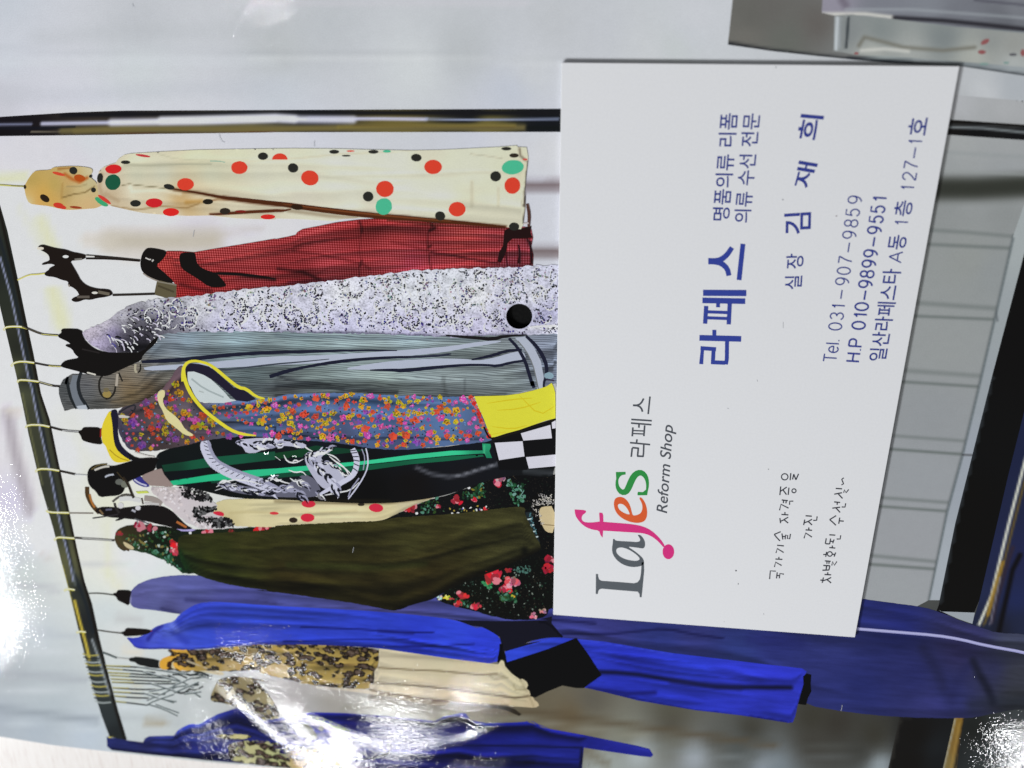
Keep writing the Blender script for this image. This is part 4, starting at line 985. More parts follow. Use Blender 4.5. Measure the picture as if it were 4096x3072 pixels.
# ---- grey cord jacket
gj = patch('printed_grey_jacket', T('F 475,150 472,100 D 480,1600 505,1545 580,1500 770,1505 870,1510 1000,1450 1130,1400 1140,1360 1170,1290 1240,1200 1300,1150 2212,1120 E 0,1040 500,1070 1000,1080 1500,1090 1850,1085 2120,1070 P 2232,1400 2230,1560 G 2068,60 1900,110 1700,150 1250,162 900,155 600,135 300,132 0,165 F 2140,190 1900,210 1750,230 1520,200 1400,60 1330,95 1250,150 1180,205 1100,232 940,270 740,275 600,268 520,290 495,230'),
      S('''E 500,1150,128,146,146 1000,1140,126,144,146 200,1120,112,130,130 800,1420,120,136,130 300,1420,100,114,110 1300,1420,118,130,128 1700,1400,116,128,126 1950,1200,104,112,124 2040,1300,100,110,122 1400,1230,100,112,110 1700,1230,96,104,104
      D 1500,1230,112,130,138 1900,1250,118,138,142 1250,1300,88,100,108 1400,1250,110,122,130 1700,1480,80,94,96 2000,1500,84,98,98 1900,1440,100,114,114 700,1600,84,86,88 1000,1590,112,96,70 900,1560,96,96,92 1080,1500,110,104,90 1300,1560,120,124,116 1200,1480,96,98,96
      F 520,120,60,64,64 700,150,74,78,78 800,240,60,62,60 1050,150,84,70,44 1200,100,74,60,38 1280,70,40,30,20 900,100,90,86,74 G 300,60,88,98,96 800,100,104,114,112 1300,130,100,110,112 2040,60,90,98,112 100,120,66,70,70 1800,100,112,124,124'''),
      [(T('E 0,1090 600,1110 1270,1122 1500,1128'), 10, (64, 76, 84), .6), (T('G 1240,20 1260,140'), 12, (70, 78, 78), .6), (T('G 1400,30 1400,120'), 8, (80, 88, 88), .6), (T('E 1240,1400 1250,1521'), 12, (90, 98, 96), .5),
       (T('E 0,1380 100,1420 400,1450 G 0,80 400,100 900,135'), 9, (30, 34, 38), .85), (T('E 0,1440 500,1490 G 300,60 900,120'), 12, (44, 50, 52), .6), (T('F 1330,90 1250,150 1100,235'), 12, (36, 28, 18), .8), (T('F 900,215 1100,190 1250,140'), 9, (110, 96, 70), .6),
       (T('F 1950,110 2100,90 2212,100'), 26, (36, 40, 42), .6), (T('F 2000,60 2212,80'), 10, (70, 78, 80), .7), (T('D 1180,1500 1450,1450 1800,1400'), 9, (60, 68, 72), .6), (T('G 0,150 600,128 1200,158 1700,145'), 9, (30, 32, 32), .7)],
      step=9, material=M_CORD, noise_edge=.8, sm=0, folds=(20, .25))
child(gj)
d = Decal()
LT = (172, 178, 194); NV = (26, 28, 46)
d.poly(smooth(T('D 1150,1440 1500,1420 1850,1390 2212,1355 E 300,1240 700,1215 1000,1195 1300,1170 1550,1130 1700,1130 1560,1160 1400,1185 1250,1215 1000,1240 700,1268 400,1290 0,1310 D 2000,1440 1700,1455 1400,1465 1170,1475'), True, 1), LT)
d.poly(smooth(T('E 480,1340 700,1300 900,1275 1150,1262 1400,1262 1480,1278 1600,1260 1750,1215 1830,1205 1855,1265 1700,1290 1640,1308 1500,1298 1200,1312 900,1338 700,1345'), True, 1), LT)
d.rib(T('D 1140,1402 1500,1385 1850,1345 2212,1325 E 300,1208 600,1200 900,1202'), [12, 18, 14, 14, 8, 4], NV)
d.rib(T('D 1500,1480 1800,1470 2212,1420 E 150,1290 400,1265'), [3, 7, 6, 3], (60, 66, 76))
d.rib(T('E -40,1395 100,1350 250,1318 450,1285 650,1265 850,1252 1100,1248 1300,1235'), [14, 16, 10, 14, 12, 10, 8, 3], NV)
d.rib(T('E 700,1346 860,1345 940,1352 1200,1325 1400,1308 1560,1308 1640,1318 1740,1290 1850,1275'), [4, 10, 16, 13, 10, 9, 12, 10, 9], NV)
d.rib(T('E 1450,1270 1600,1240 1700,1205 1820,1195'), [5, 12, 12, 10], NV)
d.rib(T('E 1000,1245 1200,1240 1300,1225'), [4, 9, 3], (40, 44, 60))
d.poly(T('E 1770,1108 1850,1098 1910,1180 1960,1280 1980,1390 1978,1500 P 2175,1590 2142,1600 E 1935,1460 1915,1360 1880,1260 1830,1180'), (170, 176, 190))
d.rib(T('E 1725,1112 1790,1180 1845,1280 1875,1380 1905,1480 G 1890,30 1910,95'), [11, 13, 14, 14, 15, 13], NV)
d.rib(T('E 1790,1130 1850,1200 1900,1300 1925,1400 1945,1500'), 4, (110, 112, 112))
d.rib(T('E 1850,1095 1920,1160 1975,1240 2005,1320 2000,1400 1980,1440 1985,1510'), [10, 14, 16, 15, 12, 9, 8], NV)
d.rib(T('D 530,1540 525,1600 F 545,0 540,60 560,160 590,230 615,272'), [5, 9, 10, 12, 12, 11, 8], (30, 34, 36))
d.poly(T('F 585,0 640,0 620,80 640,170 700,275 620,272 580,180 560,90'), (110, 116, 124)); d.rib(T('F 665,-60 640,10 625,80 645,170 690,240 715,275'), [9, 13, 14, 14, 13, 9], (32, 36, 40)); d.poly(T('F 615,250 690,240 705,275 630,275'), (176, 182, 190))
d.rib(T('F 850,-20 800,30 795,110 820,170 870,195 920,150 930,80 960,-20'), [6, 8, 8, 9, 9, 8, 7, 6], (34, 32, 28)); d.ell(*P1('F 860,155'), 18, 14, (150, 130, 74)); d.ell(*P1('F 855,120'), 12, 9, (110, 100, 74))
d.rib(T('D 1090,1420 1085,1470 1100,1490'), 9, (170, 162, 140)); d.rib(T('D 945,1500 940,1560 F 935,90'), 10, (170, 160, 146)); d.rib(T('D 960,1500 985,1560'), 6, (30, 28, 24)); d.rib(T('D 1130,1420 1130,1470 1110,1490'), 6, (30, 28, 24))
d.poly(smooth(T('F 1040,250 1090,230 1110,240 1080,270 1040,300'), True, 1), (40, 40, 40))
d.ell(*P1('E 2020,1388'), 19, 14, (130, 156, 168)); d.rib(T('E 2000,1412 2060,1425'), 6, (50, 40, 60))
d.build('stripe_trim', gj)

# ---- floral blouse with yellow bands
fb = patch('printed_floral_blouse', T('F 940,300 1000,250 1100,228 1180,200 1250,150 1320,100 1340,60 1385,15 D 1400,1480 1450,1430 1480,1440 1540,1390 F 1520,60 1600,230 1750,225 1900,205 2140,190 G 0,163 100,140 300,132 600,133 900,153 1250,162 1432,158 1475,240 1545,330 1592,462 1600,485 1500,500 1300,520 1150,535 950,552 830,550 700,540 500,505 300,488 0,470 F 2212,500 2000,492 1850,502 1650,525 1500,565 1300,605 1180,615 1060,610 1000,560 950,450'),
      S('F 1100,300,70,60,64 1050,450,64,62,84 1250,300,92,80,78 1400,250,90,84,92 1400,120,96,70,76 1300,560,60,50,50 1500,480,84,66,70 1650,450,84,74,84 1800,300,88,104,134 2000,300,78,104,144 2100,420,74,96,136 G 300,250,86,112,156 700,300,84,118,168 1000,250,88,120,166 1300,350,86,116,160 900,500,66,78,112 500,480,70,76,104 200,440,66,80,110 1450,400,80,96,130'),
      [(T('F 1750,372 1950,385 2212,420 G 0,425 300,462 600,470 1000,466 1300,472 1540,470'), 6, (18, 18, 24), .95)], step=7, noise_edge=1.5, folds=(12, .30))
child(fb)
d = Decal()
def flower(d, x, y, r, c, dk):
    n = random.choice([4, 5, 5, 6]); a0 = random.uniform(0, 6.28)
    for k in range(n):
        a = a0 + k * 2 * math.pi / n
        cc = [max(0, min(255, v * random.uniform(.78, 1.14))) for v in c]; q = random.uniform(.35, .62)
        d.ell(x + q * r * math.cos(a), y + q * .85 * r * math.sin(a), r * random.uniform(.36, .62), r * random.uniform(.3, .48), cc, a, n=8, jit=.3)
    if r > 11:
        for k in range(7):
            a = random.uniform(0, 6.28); d.ell(x + .42 * r * math.cos(a), y + .38 * r * math.sin(a), r * .14, r * .09, dk, a, n=6, jit=.3)
        d.ell(x, y, r * .2, r * .16, [min(255, v * 1.1) for v in c], 0, n=7, jit=.2)
    else: d.ell(x + r * .1, y, r * .28, r * .2, dk, 0, n=6, jit=.3)
    for k in range(3):
        a = random.uniform(0, 6.28); d.ell(x + .5 * r * math.cos(a), y + .5 * r * math.sin(a), r * .12, r * .1, dk, 0, n=6, jit=.2)
area_poly = T('F 960,320 1180,220 1330,110 1400,30 1440,0 1480,130 1560,230 1660,340 1850,440 2000,480 2060,420 1700,290 1650,240 1800,225 2140,200 G 0,175 300,140 600,140 1000,160 1430,165 1540,340 1580,470 1300,510 900,540 500,495 0,462 F 2000,485 1650,515 1300,595 1080,600 990,520')
arr = np.array(area_poly); lo, hi = arr.min(0), arr.max(0)
cols = [((222, 178, 44), (70, 50, 20)), ((216, 168, 40), (50, 36, 16)), ((222, 178, 44), (60, 44, 20)), ((214, 84, 168), (240, 160, 210)), ((224, 96, 176), (150, 40, 100)), ((222, 88, 58), (150, 40, 30)), ((222, 88, 58), (160, 50, 30)), ((150, 84, 170), (90, 40, 110))]
placed = []; tries = 0
while len(placed) < 400 and tries < 9000:
    tries += 1
    x, y = random.uniform(lo[0], hi[0]), random.uniform(lo[1], hi[1])
    if not inside(np.array([[x, y]]), area_poly)[0]: continue
    r = random.uniform(9, 21) if len(placed) < 150 else random.uniform(5, 12)
    if any((x - a) ** 2 + (y - b) ** 2 < ((r + q) * .68) ** 2 for a, b, q in placed): continue
    placed.append((x, y, r)); c, dk = random.choice(cols)
    c = [v * (.78 if x < 950 else .92) for v in c]
    flower(d, x, y, r, c, dk)
for _ in range(700):
    x, y = random.uniform(lo[0], hi[0]), random.uniform(lo[1], hi[1])
    if inside(np.array([[x, y]]), area_poly)[0]: d.ell(x, y, random.uniform(2, 5), random.uniform(2, 4), random.choice([(26, 30, 36), (40, 50, 60), (30, 26, 30), (110, 110, 120), (96, 140, 190)]), random.uniform(0, 3), n=6, jit=.2)
d.build('flower_print', fb)
d = Decal()
d.poly(T('G 1470,157 1600,154 1700,151 1800,138 1900,115 2000,85 2040,58 2055,90 2066,130 2068,200 2068,320 2000,335 1900,370 1800,405 1700,432 1640,452 1590,466 1560,380 1530,300 1500,240'), (238, 208, 58))
for s in ('G 1560,210 1750,180 1900,170', 'G 1600,380 1750,400 1860,370', 'G 1800,150 1950,300 2060,230', 'G 1640,260 1800,250 1960,200', 'G 1590,440 1700,420'): d.rib(T(s), [2, 6, 2], (206, 188, 36))
for k in range(13): x, y = P1('G %f,%f' % (1448 + k * 10.5 + random.uniform(-5, 5), 165 + k * 24)); flower(d, x, y, random.uniform(7, 12), random.choice([(214, 60, 50), (226, 110, 110), (200, 50, 40)]), (120, 30, 30))
d.rib(T('G 1540,380 1560,430 1585,468 1640,462'), 7, (20, 14, 10)); d.rib(T('G 1600,480 1750,430 1900,380 2068,325'), 7, (24, 20, 14))
d.build('yellow_hem', fb)
d = Decal()
d.poly(T('F 815,440 830,380 860,320 880,290 905,300 912,400 920,520 960,610 1040,680 1050,692 980,706 925,702 890,670 860,600 850,570 820,540'), (226, 198, 48), 1)
d.poly(T('F 885,288 930,275 945,300 952,380 945,470 965,560 1020,620 1100,672 1105,690 1060,690 990,650 930,590 910,500 905,400'), (26, 24, 44), 1)
d.rib(T('F 880,600 950,665 1035,690'), 4, (170, 140, 30)); d.poly(T('F 952,325 985,320 1045,335 1030,345 960,345'), (196, 190, 180)); d.rib(T('F 960,300 1040,250 1090,240 1085,280 1040,330'), 7, (40, 40, 46))
d.build('yellow_collar', fb)
d = Decal()
ops = T('D 1500,1480 1560,1450 1650,1500 1750,1590 1800,1640 F 1850,190 1905,205 1800,225 1700,225 1590,215 1540,140 1510,40 D 1495,1560')
d.poly(ops, (196, 204, 204)); d.rib(T('F 1540,30 1640,110 1800,180'), 7, (160, 170, 170)); d.rib(T('F 1600,130 1640,140'), 5, (170, 178, 176))
d.poly(T('D 1490,1450 1530,1415 1600,1420 1680,1440 1770,1510 1880,1610 F 1960,120 2060,195 1990,215 1900,205 1830,140 1740,60 1640,0 D 1560,1480 1510,1482 1500,1530'), (30, 26, 44))
d.rib(T('D 1500,1490 1505,1600 F 1520,80 1560,170 1600,220'), 7, (44, 34, 30))
d.rib(T('F 1475,-60 1478,0 1500,80 1540,160 1600,240 1660,300 1750,370 1850,440 1940,475 2060,488'), [13, 14, 15, 15, 14, 14, 14, 13, 11, 4], (230, 206, 56))
d.rib(T('D 1470,1560 1470,1480 1490,1420 1530,1397 1590,1395 1680,1420 1750,1470 1830,1540 1920,1610 F 1980,110 2060,175 2130,190'), [12, 13, 13, 11, 10, 11, 13, 13, 13, 13, 10, 5], (230, 206, 56))
d.poly(smooth(T('F 1262,140 1320,112 1330,160 1305,200 1330,270 1400,320 1450,370 1490,440 1560,480 1540,495 1480,480 1410,420 1340,370 1310,290 1270,220'), True, 1), (214, 204, 150))
d.build('yellow_neckband', fb)

# ---- red checked tiered dress
rd = patch('printed_red_dress', T('D 1250,625 1340,512 1440,512 1560,522 1700,497 1900,465 2080,435 2212,412 E 0,382 100,362 150,350 165,328 200,308 320,285 450,258 620,237 830,225 1170,262 1500,275 1700,290 1840,290 1890,310 1902,370 1890,440 1905,500 1900,600 1620,610 1250,640 900,680 400,720 0,760 D 1900,850 1430,900 1400,880 1420,790 1330,690'),
      S('D 1300,620,184,48,44 1500,560,184,54,52 1700,560,176,50,50 1700,800,150,36,36 1450,860,160,30,30 1600,840,160,28,32 2000,500,176,50,50 2000,700,158,42,44 1500,730,130,26,26 E 300,400,176,48,50 100,560,150,36,38 400,560,170,48,52 200,650,110,24,26 550,300,160,36,38 900,350,176,46,46 900,500,172,50,54 1000,570,160,44,56 1400,350,176,50,48 1500,500,176,46,48 1700,400,158,42,46 1850,450,150,44,52 1750,550,146,44,54 700,280,130,30,30 1100,290,140,34,36'),
      [(T('E 628,235 632,330 626,450 630,560 620,660'), 5, (96, 18, 20), .9), (T('E 1160,270 1130,330 1128,430 1135,520 1150,600'), 6, (84, 16, 18), .95), (T('E 620,250 640,290 640,330'), 9, (56, 10, 12), .8), (T('E 640,540 625,580'), 9, (56, 10, 12), .8),
       (T('E 140,430 300,400 500,380 620,370'), 8, (110, 22, 24), .8), (T('E 130,470 300,490 500,530 640,560 700,600'), 8, (100, 20, 22), .8), (T('E 20,600 200,620 330,680'), 12, (50, 8, 10), .9), (T('E 860,400 1000,430 1120,470'), 10, (120, 26, 28), .7),
       (T('E 1150,480 1300,500 1450,530 1650,560'), 7, (48, 8, 12), .9), (T('E 1150,560 1400,540'), 7, (120, 30, 34), .6), (T('E 720,300 900,270 1000,260'), 8, (130, 30, 32), .6), (T('E 1140,320 1180,300 1150,270'), 10, (40, 8, 10), .9), (T('E 1150,430 1130,440'), 9, (50, 10, 10), .8),
       (T('E 300,640 400,590 620,600'), 8, (120, 28, 32), .6), (T('D 1600,600 1800,640 2212,650'), 9, (120, 24, 26), .6), (T('D 1760,690 1900,700 2212,740'), 11, (30, 8, 8), .95), (T('D 1900,800 2212,760'), 9, (110, 24, 28), .6), (T('D 1450,780 1600,820 1700,830'), 12, (70, 12, 14), .7),
       (T('E 1210,330 1500,330 1680,350'), 7, (196, 70, 70), .4), (T('E 180,350 400,300 600,260'), 7, (196, 70, 70), .4), (T('E 1400,430 1650,440'), 8, (120, 28, 30), .6), (T('E 1800,440 1810,560'), 6, (50, 12, 16), .9), (T('E 1860,380 1895,450 1890,580'), 9, (40, 10, 14), .9), (T('E 100,700 500,680'), 9, (90, 16, 30), .8),
       (T('E 830,240 1150,275 1700,300'), 9, (60, 20, 14), .8)], step=7, material=M_CHECK, sm=0, folds=(22, .30))
child(rd)
d = Decal()
BK = (17, 13, 12)
d.poly(smooth(T('D 1128,600 1140,540 1165,500 1190,485 1260,492 1340,512 1335,545 1300,590 1255,625 1290,660 1350,710 1400,755 1380,772 1290,755 1200,720 1145,680 1130,640'), True, 1), BK)
d.rib(T('D 1170,565 1200,580 1215,578'), 5, (200, 196, 190)); d.rib(T('D 1222,595 1235,580'), 6, (190, 186, 180)); d.rib(T('D 1150,690 1200,725 1290,760 1380,775'), 5, (150, 140, 130))
d.poly(smooth(T('D 1445,600 1442,550 1460,522 1560,520 1575,540 1580,600 1620,650 1740,690 1790,740 1830,795 1760,805 1680,800 1600,740 1500,680 1460,650'), True, 1), BK)
d.build('waist_ribbon', rd); d = Decal(); d.rib(T('D 1700,690 1900,695 2100,715 2212,735'), [8, 12, 9, 4], BK); d.build('waist_tie', rd); d = Decal()
d.poly(T('E 1690,318 1740,288 1810,300 1890,285 1885,330 1898,372 1750,378 1715,410 1705,480 1665,555 1640,545 1650,480 1680,430'), (30, 12, 12))
d.rib(T('E 1860,120 1875,200 1870,290'), [10, 14, 10], (80, 52, 44)); d.rib(T('E 1795,420 1805,480 1795,560'), [5, 8, 10], (36, 12, 16)); d.rib(T('E 1700,480 1715,590'), 6, (60, 14, 22)); d.rib(T('E 1880,400 1895,560'), 7, (30, 10, 14)); d.rib(T('E 1820,268 1870,262'), 6, (190, 180, 178))
d.build('black_trim', rd)
d = Decal(); d.poly(T('D 1262,755 1290,748 1420,785 1418,880 1345,890 1240,862 1252,800'), (92, 84, 62)); d.rib(T('D 1270,790 1400,840'), 8, (72, 64, 46)); d.rib(T('D 1262,755 1420,785'), 5, (130, 124, 110)); d.build('hanger_clip', rd)

# ---- tweed coat
tc = patch('printed_tweed_coat', T('D 655,1165 700,1140 830,1090 900,1040 960,1000 1040,955 1100,930 1250,897 1430,885 1640,860 1900,826 2212,797 E 0,728 100,722 400,690 560,665 700,655 900,625 1000,612 1250,604 1400,598 1600,590 1800,588 1900,575 2110,568 P 2240,1060 2238,1350 E 2085,1080 1850,1085 1500,1090 1260,1108 1000,1085 700,1080 500,1075 0,1065 D 2212,1158 1900,1160 1500,1165 1350,1172 1280,1190 1230,1240 1180,1300 1140,1330 900,1328 830,1320 760,1290 700,1240 680,1200'),
      S('D 750,1180,190,180,190 850,1110,206,200,206 1000,1050,198,196,202 1250,930,200,200,206 1600,950,198,198,204 2000,900,204,204,210 1800,1100,190,188,210 2100,1100,196,194,214 780,1270,170,160,190 1050,1120,60,58,66 1150,1200,26,24,30 1000,1250,34,32,40 1250,1120,70,68,78 1100,1300,14,13,16 900,1180,120,110,150 1350,1100,120,118,130 E 500,800,210,210,218 1000,800,206,208,214 1500,800,210,210,218 1900,800,204,204,216 500,1000,188,186,210 1000,1020,184,180,208 1500,1040,186,182,206 1700,960,180,178,196 2000,960,150,148,178 2040,1050,206,206,216 1300,700,200,202,208 2000,640,190,190,206'),
      [(T('D 1000,1290 1180,1280'), 26, (12, 11, 14), .9), (T('E 0,1062 500,1072 1000,1085 1260,1100 1500,1098 1850,1086'), 10, (40, 38, 60), .7), (T('E 1870,1040 2085,1035'), 12, (214, 214, 222), .8)], step=9, material=M_TWEED, noise_edge=4, hole=HOLE)
child(tc)
d = Decal()
for _ in range(110):     # black and white yarn slubs on the shoulder
    x, y = P1('D %f,%f' % (random.uniform(850, 1330), random.uniform(1010, 1290)))
    if not inside(np.array([[x, y]]), T('D 850,1180 1050,1030 1330,1000 1330,1160 1150,1280 880,1290'))[0]: continue
    a = random.uniform(-.1, .9); l = random.uniform(10, 34)
    d.rib([(x, y), (x + l * .5 * math.cos(a), y + l * .5 * math.sin(a)), (x + l * math.cos(a + .3), y + l * math.sin(a + .3))], random.uniform(2.5, 6), random.choice([(220, 218, 226), (196, 190, 206), (18, 18, 20), (12, 12, 14), (70, 66, 150) if x < 480 else (240, 240, 244)]))
tw = T('D 1250,905 1430,895 1900,838 2212,808 E 0,740 400,700 700,665 900,632 1250,612 1600,600 2070,580 P 2236,1070 2234,1335 E 2070,1070 1500,1075 1000,1072 500,1062 0,1052 D 2212,1150 1500,1155 1300,1150 1200,1100 1080,1040 960,1060 980,1010 1100,940')
twa = np.array(tw); tl, th = twa.min(0), twa.max(0)
n_ = 0
while n_ < 620:
    cx, cy = random.uniform(tl[0], th[0]), random.uniform(tl[1], th[1]); n_ += 1
    low = inside(np.array([[cx, cy + 75]]), tw)[0]
    if low and random.random() < .18: continue
    rr = random.uniform(9, 34); a0 = random.uniform(0, 6.28); sp = random.uniform(1.2, 4.2); ec = random.uniform(.5, 1.0)
    m_ = max(3, int(rr * sp / 8.5)); base = random.choice([(30, 30, 36), (48, 48, 56), (24, 24, 30), (84, 84, 92), (60, 56, 92), (110, 108, 112)])
    if not low: base = random.choice([(30, 28, 46), (60, 54, 110), (40, 38, 60), (20, 20, 26)])
    wh = [(cx + (rr + 6) * ec * math.cos(a0 + sp * i / m_), cy + (rr + 6) * math.sin(a0 + sp * i / m_)) for i in range(m_ + 1)]
    if all(inside(np.array(wh), tw)) and (cx - HC[0]) ** 2 + (cy - HC[1]) ** 2 > 9000: d.rib(wh, random.uniform(4, 8), random.choice([(226, 226, 232), (216, 216, 226), (222, 218, 214)]), sm=0, taper=1)
    for i in range(m_ + 1):
        t = a0 + sp * i / m_; x, y = cx + rr * ec * math.cos(t) + random.uniform(-2, 2), cy + rr * math.sin(t) + random.uniform(-2, 2)
        if random.random() < .2 or not inside(np.array([[x, y]]), tw)[0] or (x - HC[0]) ** 2 + (y - HC[1]) ** 2 < 3600: continue
        d.ell(x, y, random.uniform(2.6, 5.6), random.uniform(2.0, 4.2), [v * random.uniform(.7, 1.3) for v in base], t, n=6, jit=.25)
d.build('boucle_yarn', tc); d = Decal(); d.rib(T('E 1260,1090 1500,1110 1600,1120 1700,1095 1860,1088'), [6, 12, 16, 10, 4], (24, 22, 24))
d.build('side_seam', tc); d = Decal(); d.rib(T('E 1880,1030 1960,1022 2070,1020'), [4, 9, 9], (222, 220, 230))
d.build('hem_yarn', tc)
# ---- cream dress with coloured dots
pd_ = patch('printed_polka_dot_dress', T('A 775,1530 780,1450 795,1380 830,1345 880,1325 930,1310 955,1275 1000,1245 1050,1235 1300,1220 1600,1205 2212,1195 B 300,1010 600,1012 800,1018 1100,1024 1300,1020 1500,1010 1700,1000 1815,990 1820,1000 1882,1003 1892,1060 1892,1100 1880,1200 1862,1404 E 1850,20 1845,150 1830,275 1812,308 1700,292 1500,272 1300,255 1000,228 700,222 500,232 430,248 300,240 150,232 0,228 D 2212,258 1900,248 1700,225 1500,228 1300,218 1150,205 1050,185 900,150 850,130 800,70'),
      S('''A 850,1450,206,192,166 830,1600,190,170,140 1100,1300,222,218,188 1100,1400,196,196,172 1300,1400,206,206,184 1600,1250,218,214,180 1900,1250,214,212,182 1700,1400,206,206,180 2100,1400,216,214,192 1050,1560,226,220,196 1250,1560,214,204,176 1000,1620,196,176,144 1450,1620,190,152,96
      B 200,1200,220,218,194 600,1150,224,222,198 1000,1100,222,220,196 1000,1300,224,222,200 1500,1200,216,214,190 1300,1350,222,220,196 1500,1350,206,202,176 1750,1350,216,212,186 1860,1200,210,204,176 700,1350,222,220,200 300,1020,214,210,184 1200,1030,208,204,180 E 200,60,216,210,190 900,100,220,218,196 1500,120,212,208,184 1750,200,214,210,186 700,160,206,200,178
      D 900,60,190,168,134 1200,160,206,190,158 1500,150,196,164,112 1600,60,214,198,166 1900,170,214,204,176 1400,215,218,212,192 2100,215,196,186,158 2212,60,220,216,194'''),
      [(T('A 980,1490 1040,1480 1100,1490 1250,1505 1400,1525'), 4, (110, 100, 70), .8), (T('A 1400,1525 1600,1552 1800,1590 D 1900,95 2212,135 E 60,130 300,158 500,180 700,198 1000,222 1200,240 1500,270 1700,288'), 11, (84, 44, 16), .95),
       (T('A 1800,1590 2000,1620 2212,1645 E 100,130 400,170 700,200 1000,225'), 14, (82, 34, 12), .95), (T('D 1640,115 1750,95 1900,98 2050,110'), 6, (120, 70, 30), .8), (T('D 900,152 1100,180 1300,150 1500,165 1600,130'), 6, (130, 96, 50), .6),
       (T('D 1690,215 1800,210 1950,200 2212,185 E 60,170'), 9, (96, 44, 18), .95), (T('D 1500,120 1620,110'), 16, (176, 130, 60), .7), (T('A 820,1400 800,1500 830,1600 D 850,50 950,110'), 14, (176, 152, 118), .7), (T('A 1000,1325 1200,1330 1500,1320 1700,1318'), 7, (176, 174, 148), .8),
       (T('A 1280,1240 1400,1275 1600,1290 2000,1290'), 5, (188, 184, 156), .8), (T('B 0,1095 300,1080 600,1050 1000,1030 1100,1020'), 6, (196, 190, 164), .7), (T('B 1510,1240 1510,1404'), 12, (190, 184, 158), .7), (T('B 1690,1280 1690,1404 E 1650,60'), 9, (190, 184, 158), .6),
       (T('B 1500,1048 1640,1065 1720,1080'), 5, (176, 172, 150), .7), (T('B 1890,1100 1880,1220 1865,1404 E 1848,60 1830,260'), 5, (60, 48, 40), .95), (T('E 100,170 400,210 600,225'), 14, (150, 132, 104), .7), (T('D 1040,1 1050,-10 A 1060,1540 1300,1530 1450,1560'), 12, (236, 230, 208), .5),
       (T('B 1835,1010 1840,1060 1875,1090'), 8, (90, 76, 60), .8)], step=6, sm=0, folds=(14, .07))
child(pd_)
kn = patch('knotted_shoulder', T('A 195,1500 215,1460 240,1420 265,1390 290,1372 400,1368 420,1352 450,1342 600,1335 700,1345 742,1358 745,1385 725,1410 740,1440 770,1460 785,1500 790,1560 820,1640 D 870,110 830,140 770,168 700,172 560,182 480,172 400,150 300,140 235,130 210,80 198,20'),
      S('A 260,1450,176,150,80 350,1550,206,160,72 300,1620,206,150,70 450,1480,178,156,84 600,1370,196,176,120 560,1450,196,150,92 620,1540,206,190,140 700,1480,186,180,140 560,1560,150,128,80 700,1620,206,176,126 720,1370,206,196,160 D 250,60,206,160,80 230,110,206,214,190 450,120,206,160,80 600,90,214,184,128 700,140,206,170,120'),
      [(T('A 520,1400 580,1440 640,1465 700,1430'), 12, (176, 90, 30), .9), (T('A 500,1590 600,1560 680,1550 760,1500'), 5, (110, 86, 44), .8), (T('A 540,1500 640,1500 700,1480'), 5, (156, 138, 96), .7), (T('A 470,1360 560,1350 600,1400'), 8, (150, 96, 40), .8), (T('A 500,1480 495,1600'), 6, (160, 120, 60), .6)], step=6, parent=pd_)
d = Decal()
d.rib(T('A 1380,1515 1600,1552 1800,1590 D 1900,92 2212,128 E 60,124 300,158 500,182 700,205 900,222 1200,245 1500,272 1700,291'), [3, 7, 10, 14, 17, 19, 22, 24, 22, 20, 16, 12, 6], (74, 36, 14))
d.rib(T('E 60,122 500,176 900,216 1300,250'), [2, 7, 7, 2], (110, 60, 30)); d.build('skirt_fold', pd_)
d = Decal(); d.rib(T('D 1690,217 1800,212 1950,200 2212,186 E 60,172 120,160'), [3, 9, 12, 12, 9, 4], (84, 40, 18)); d.build('skirt_fold', pd_)
d = Decal()
RD, BL, GN = (226, 62, 42), (38, 38, 34), (72, 178, 138)
def dots(L, s=1.0):
    for w, x, y, rx, ry, c, r in L:
        k = WIN[w][2]; d.ell(*P1('%s %f,%f' % (w, x, y)), rx / k, ry / k, c, r, n=26, jit=.02)
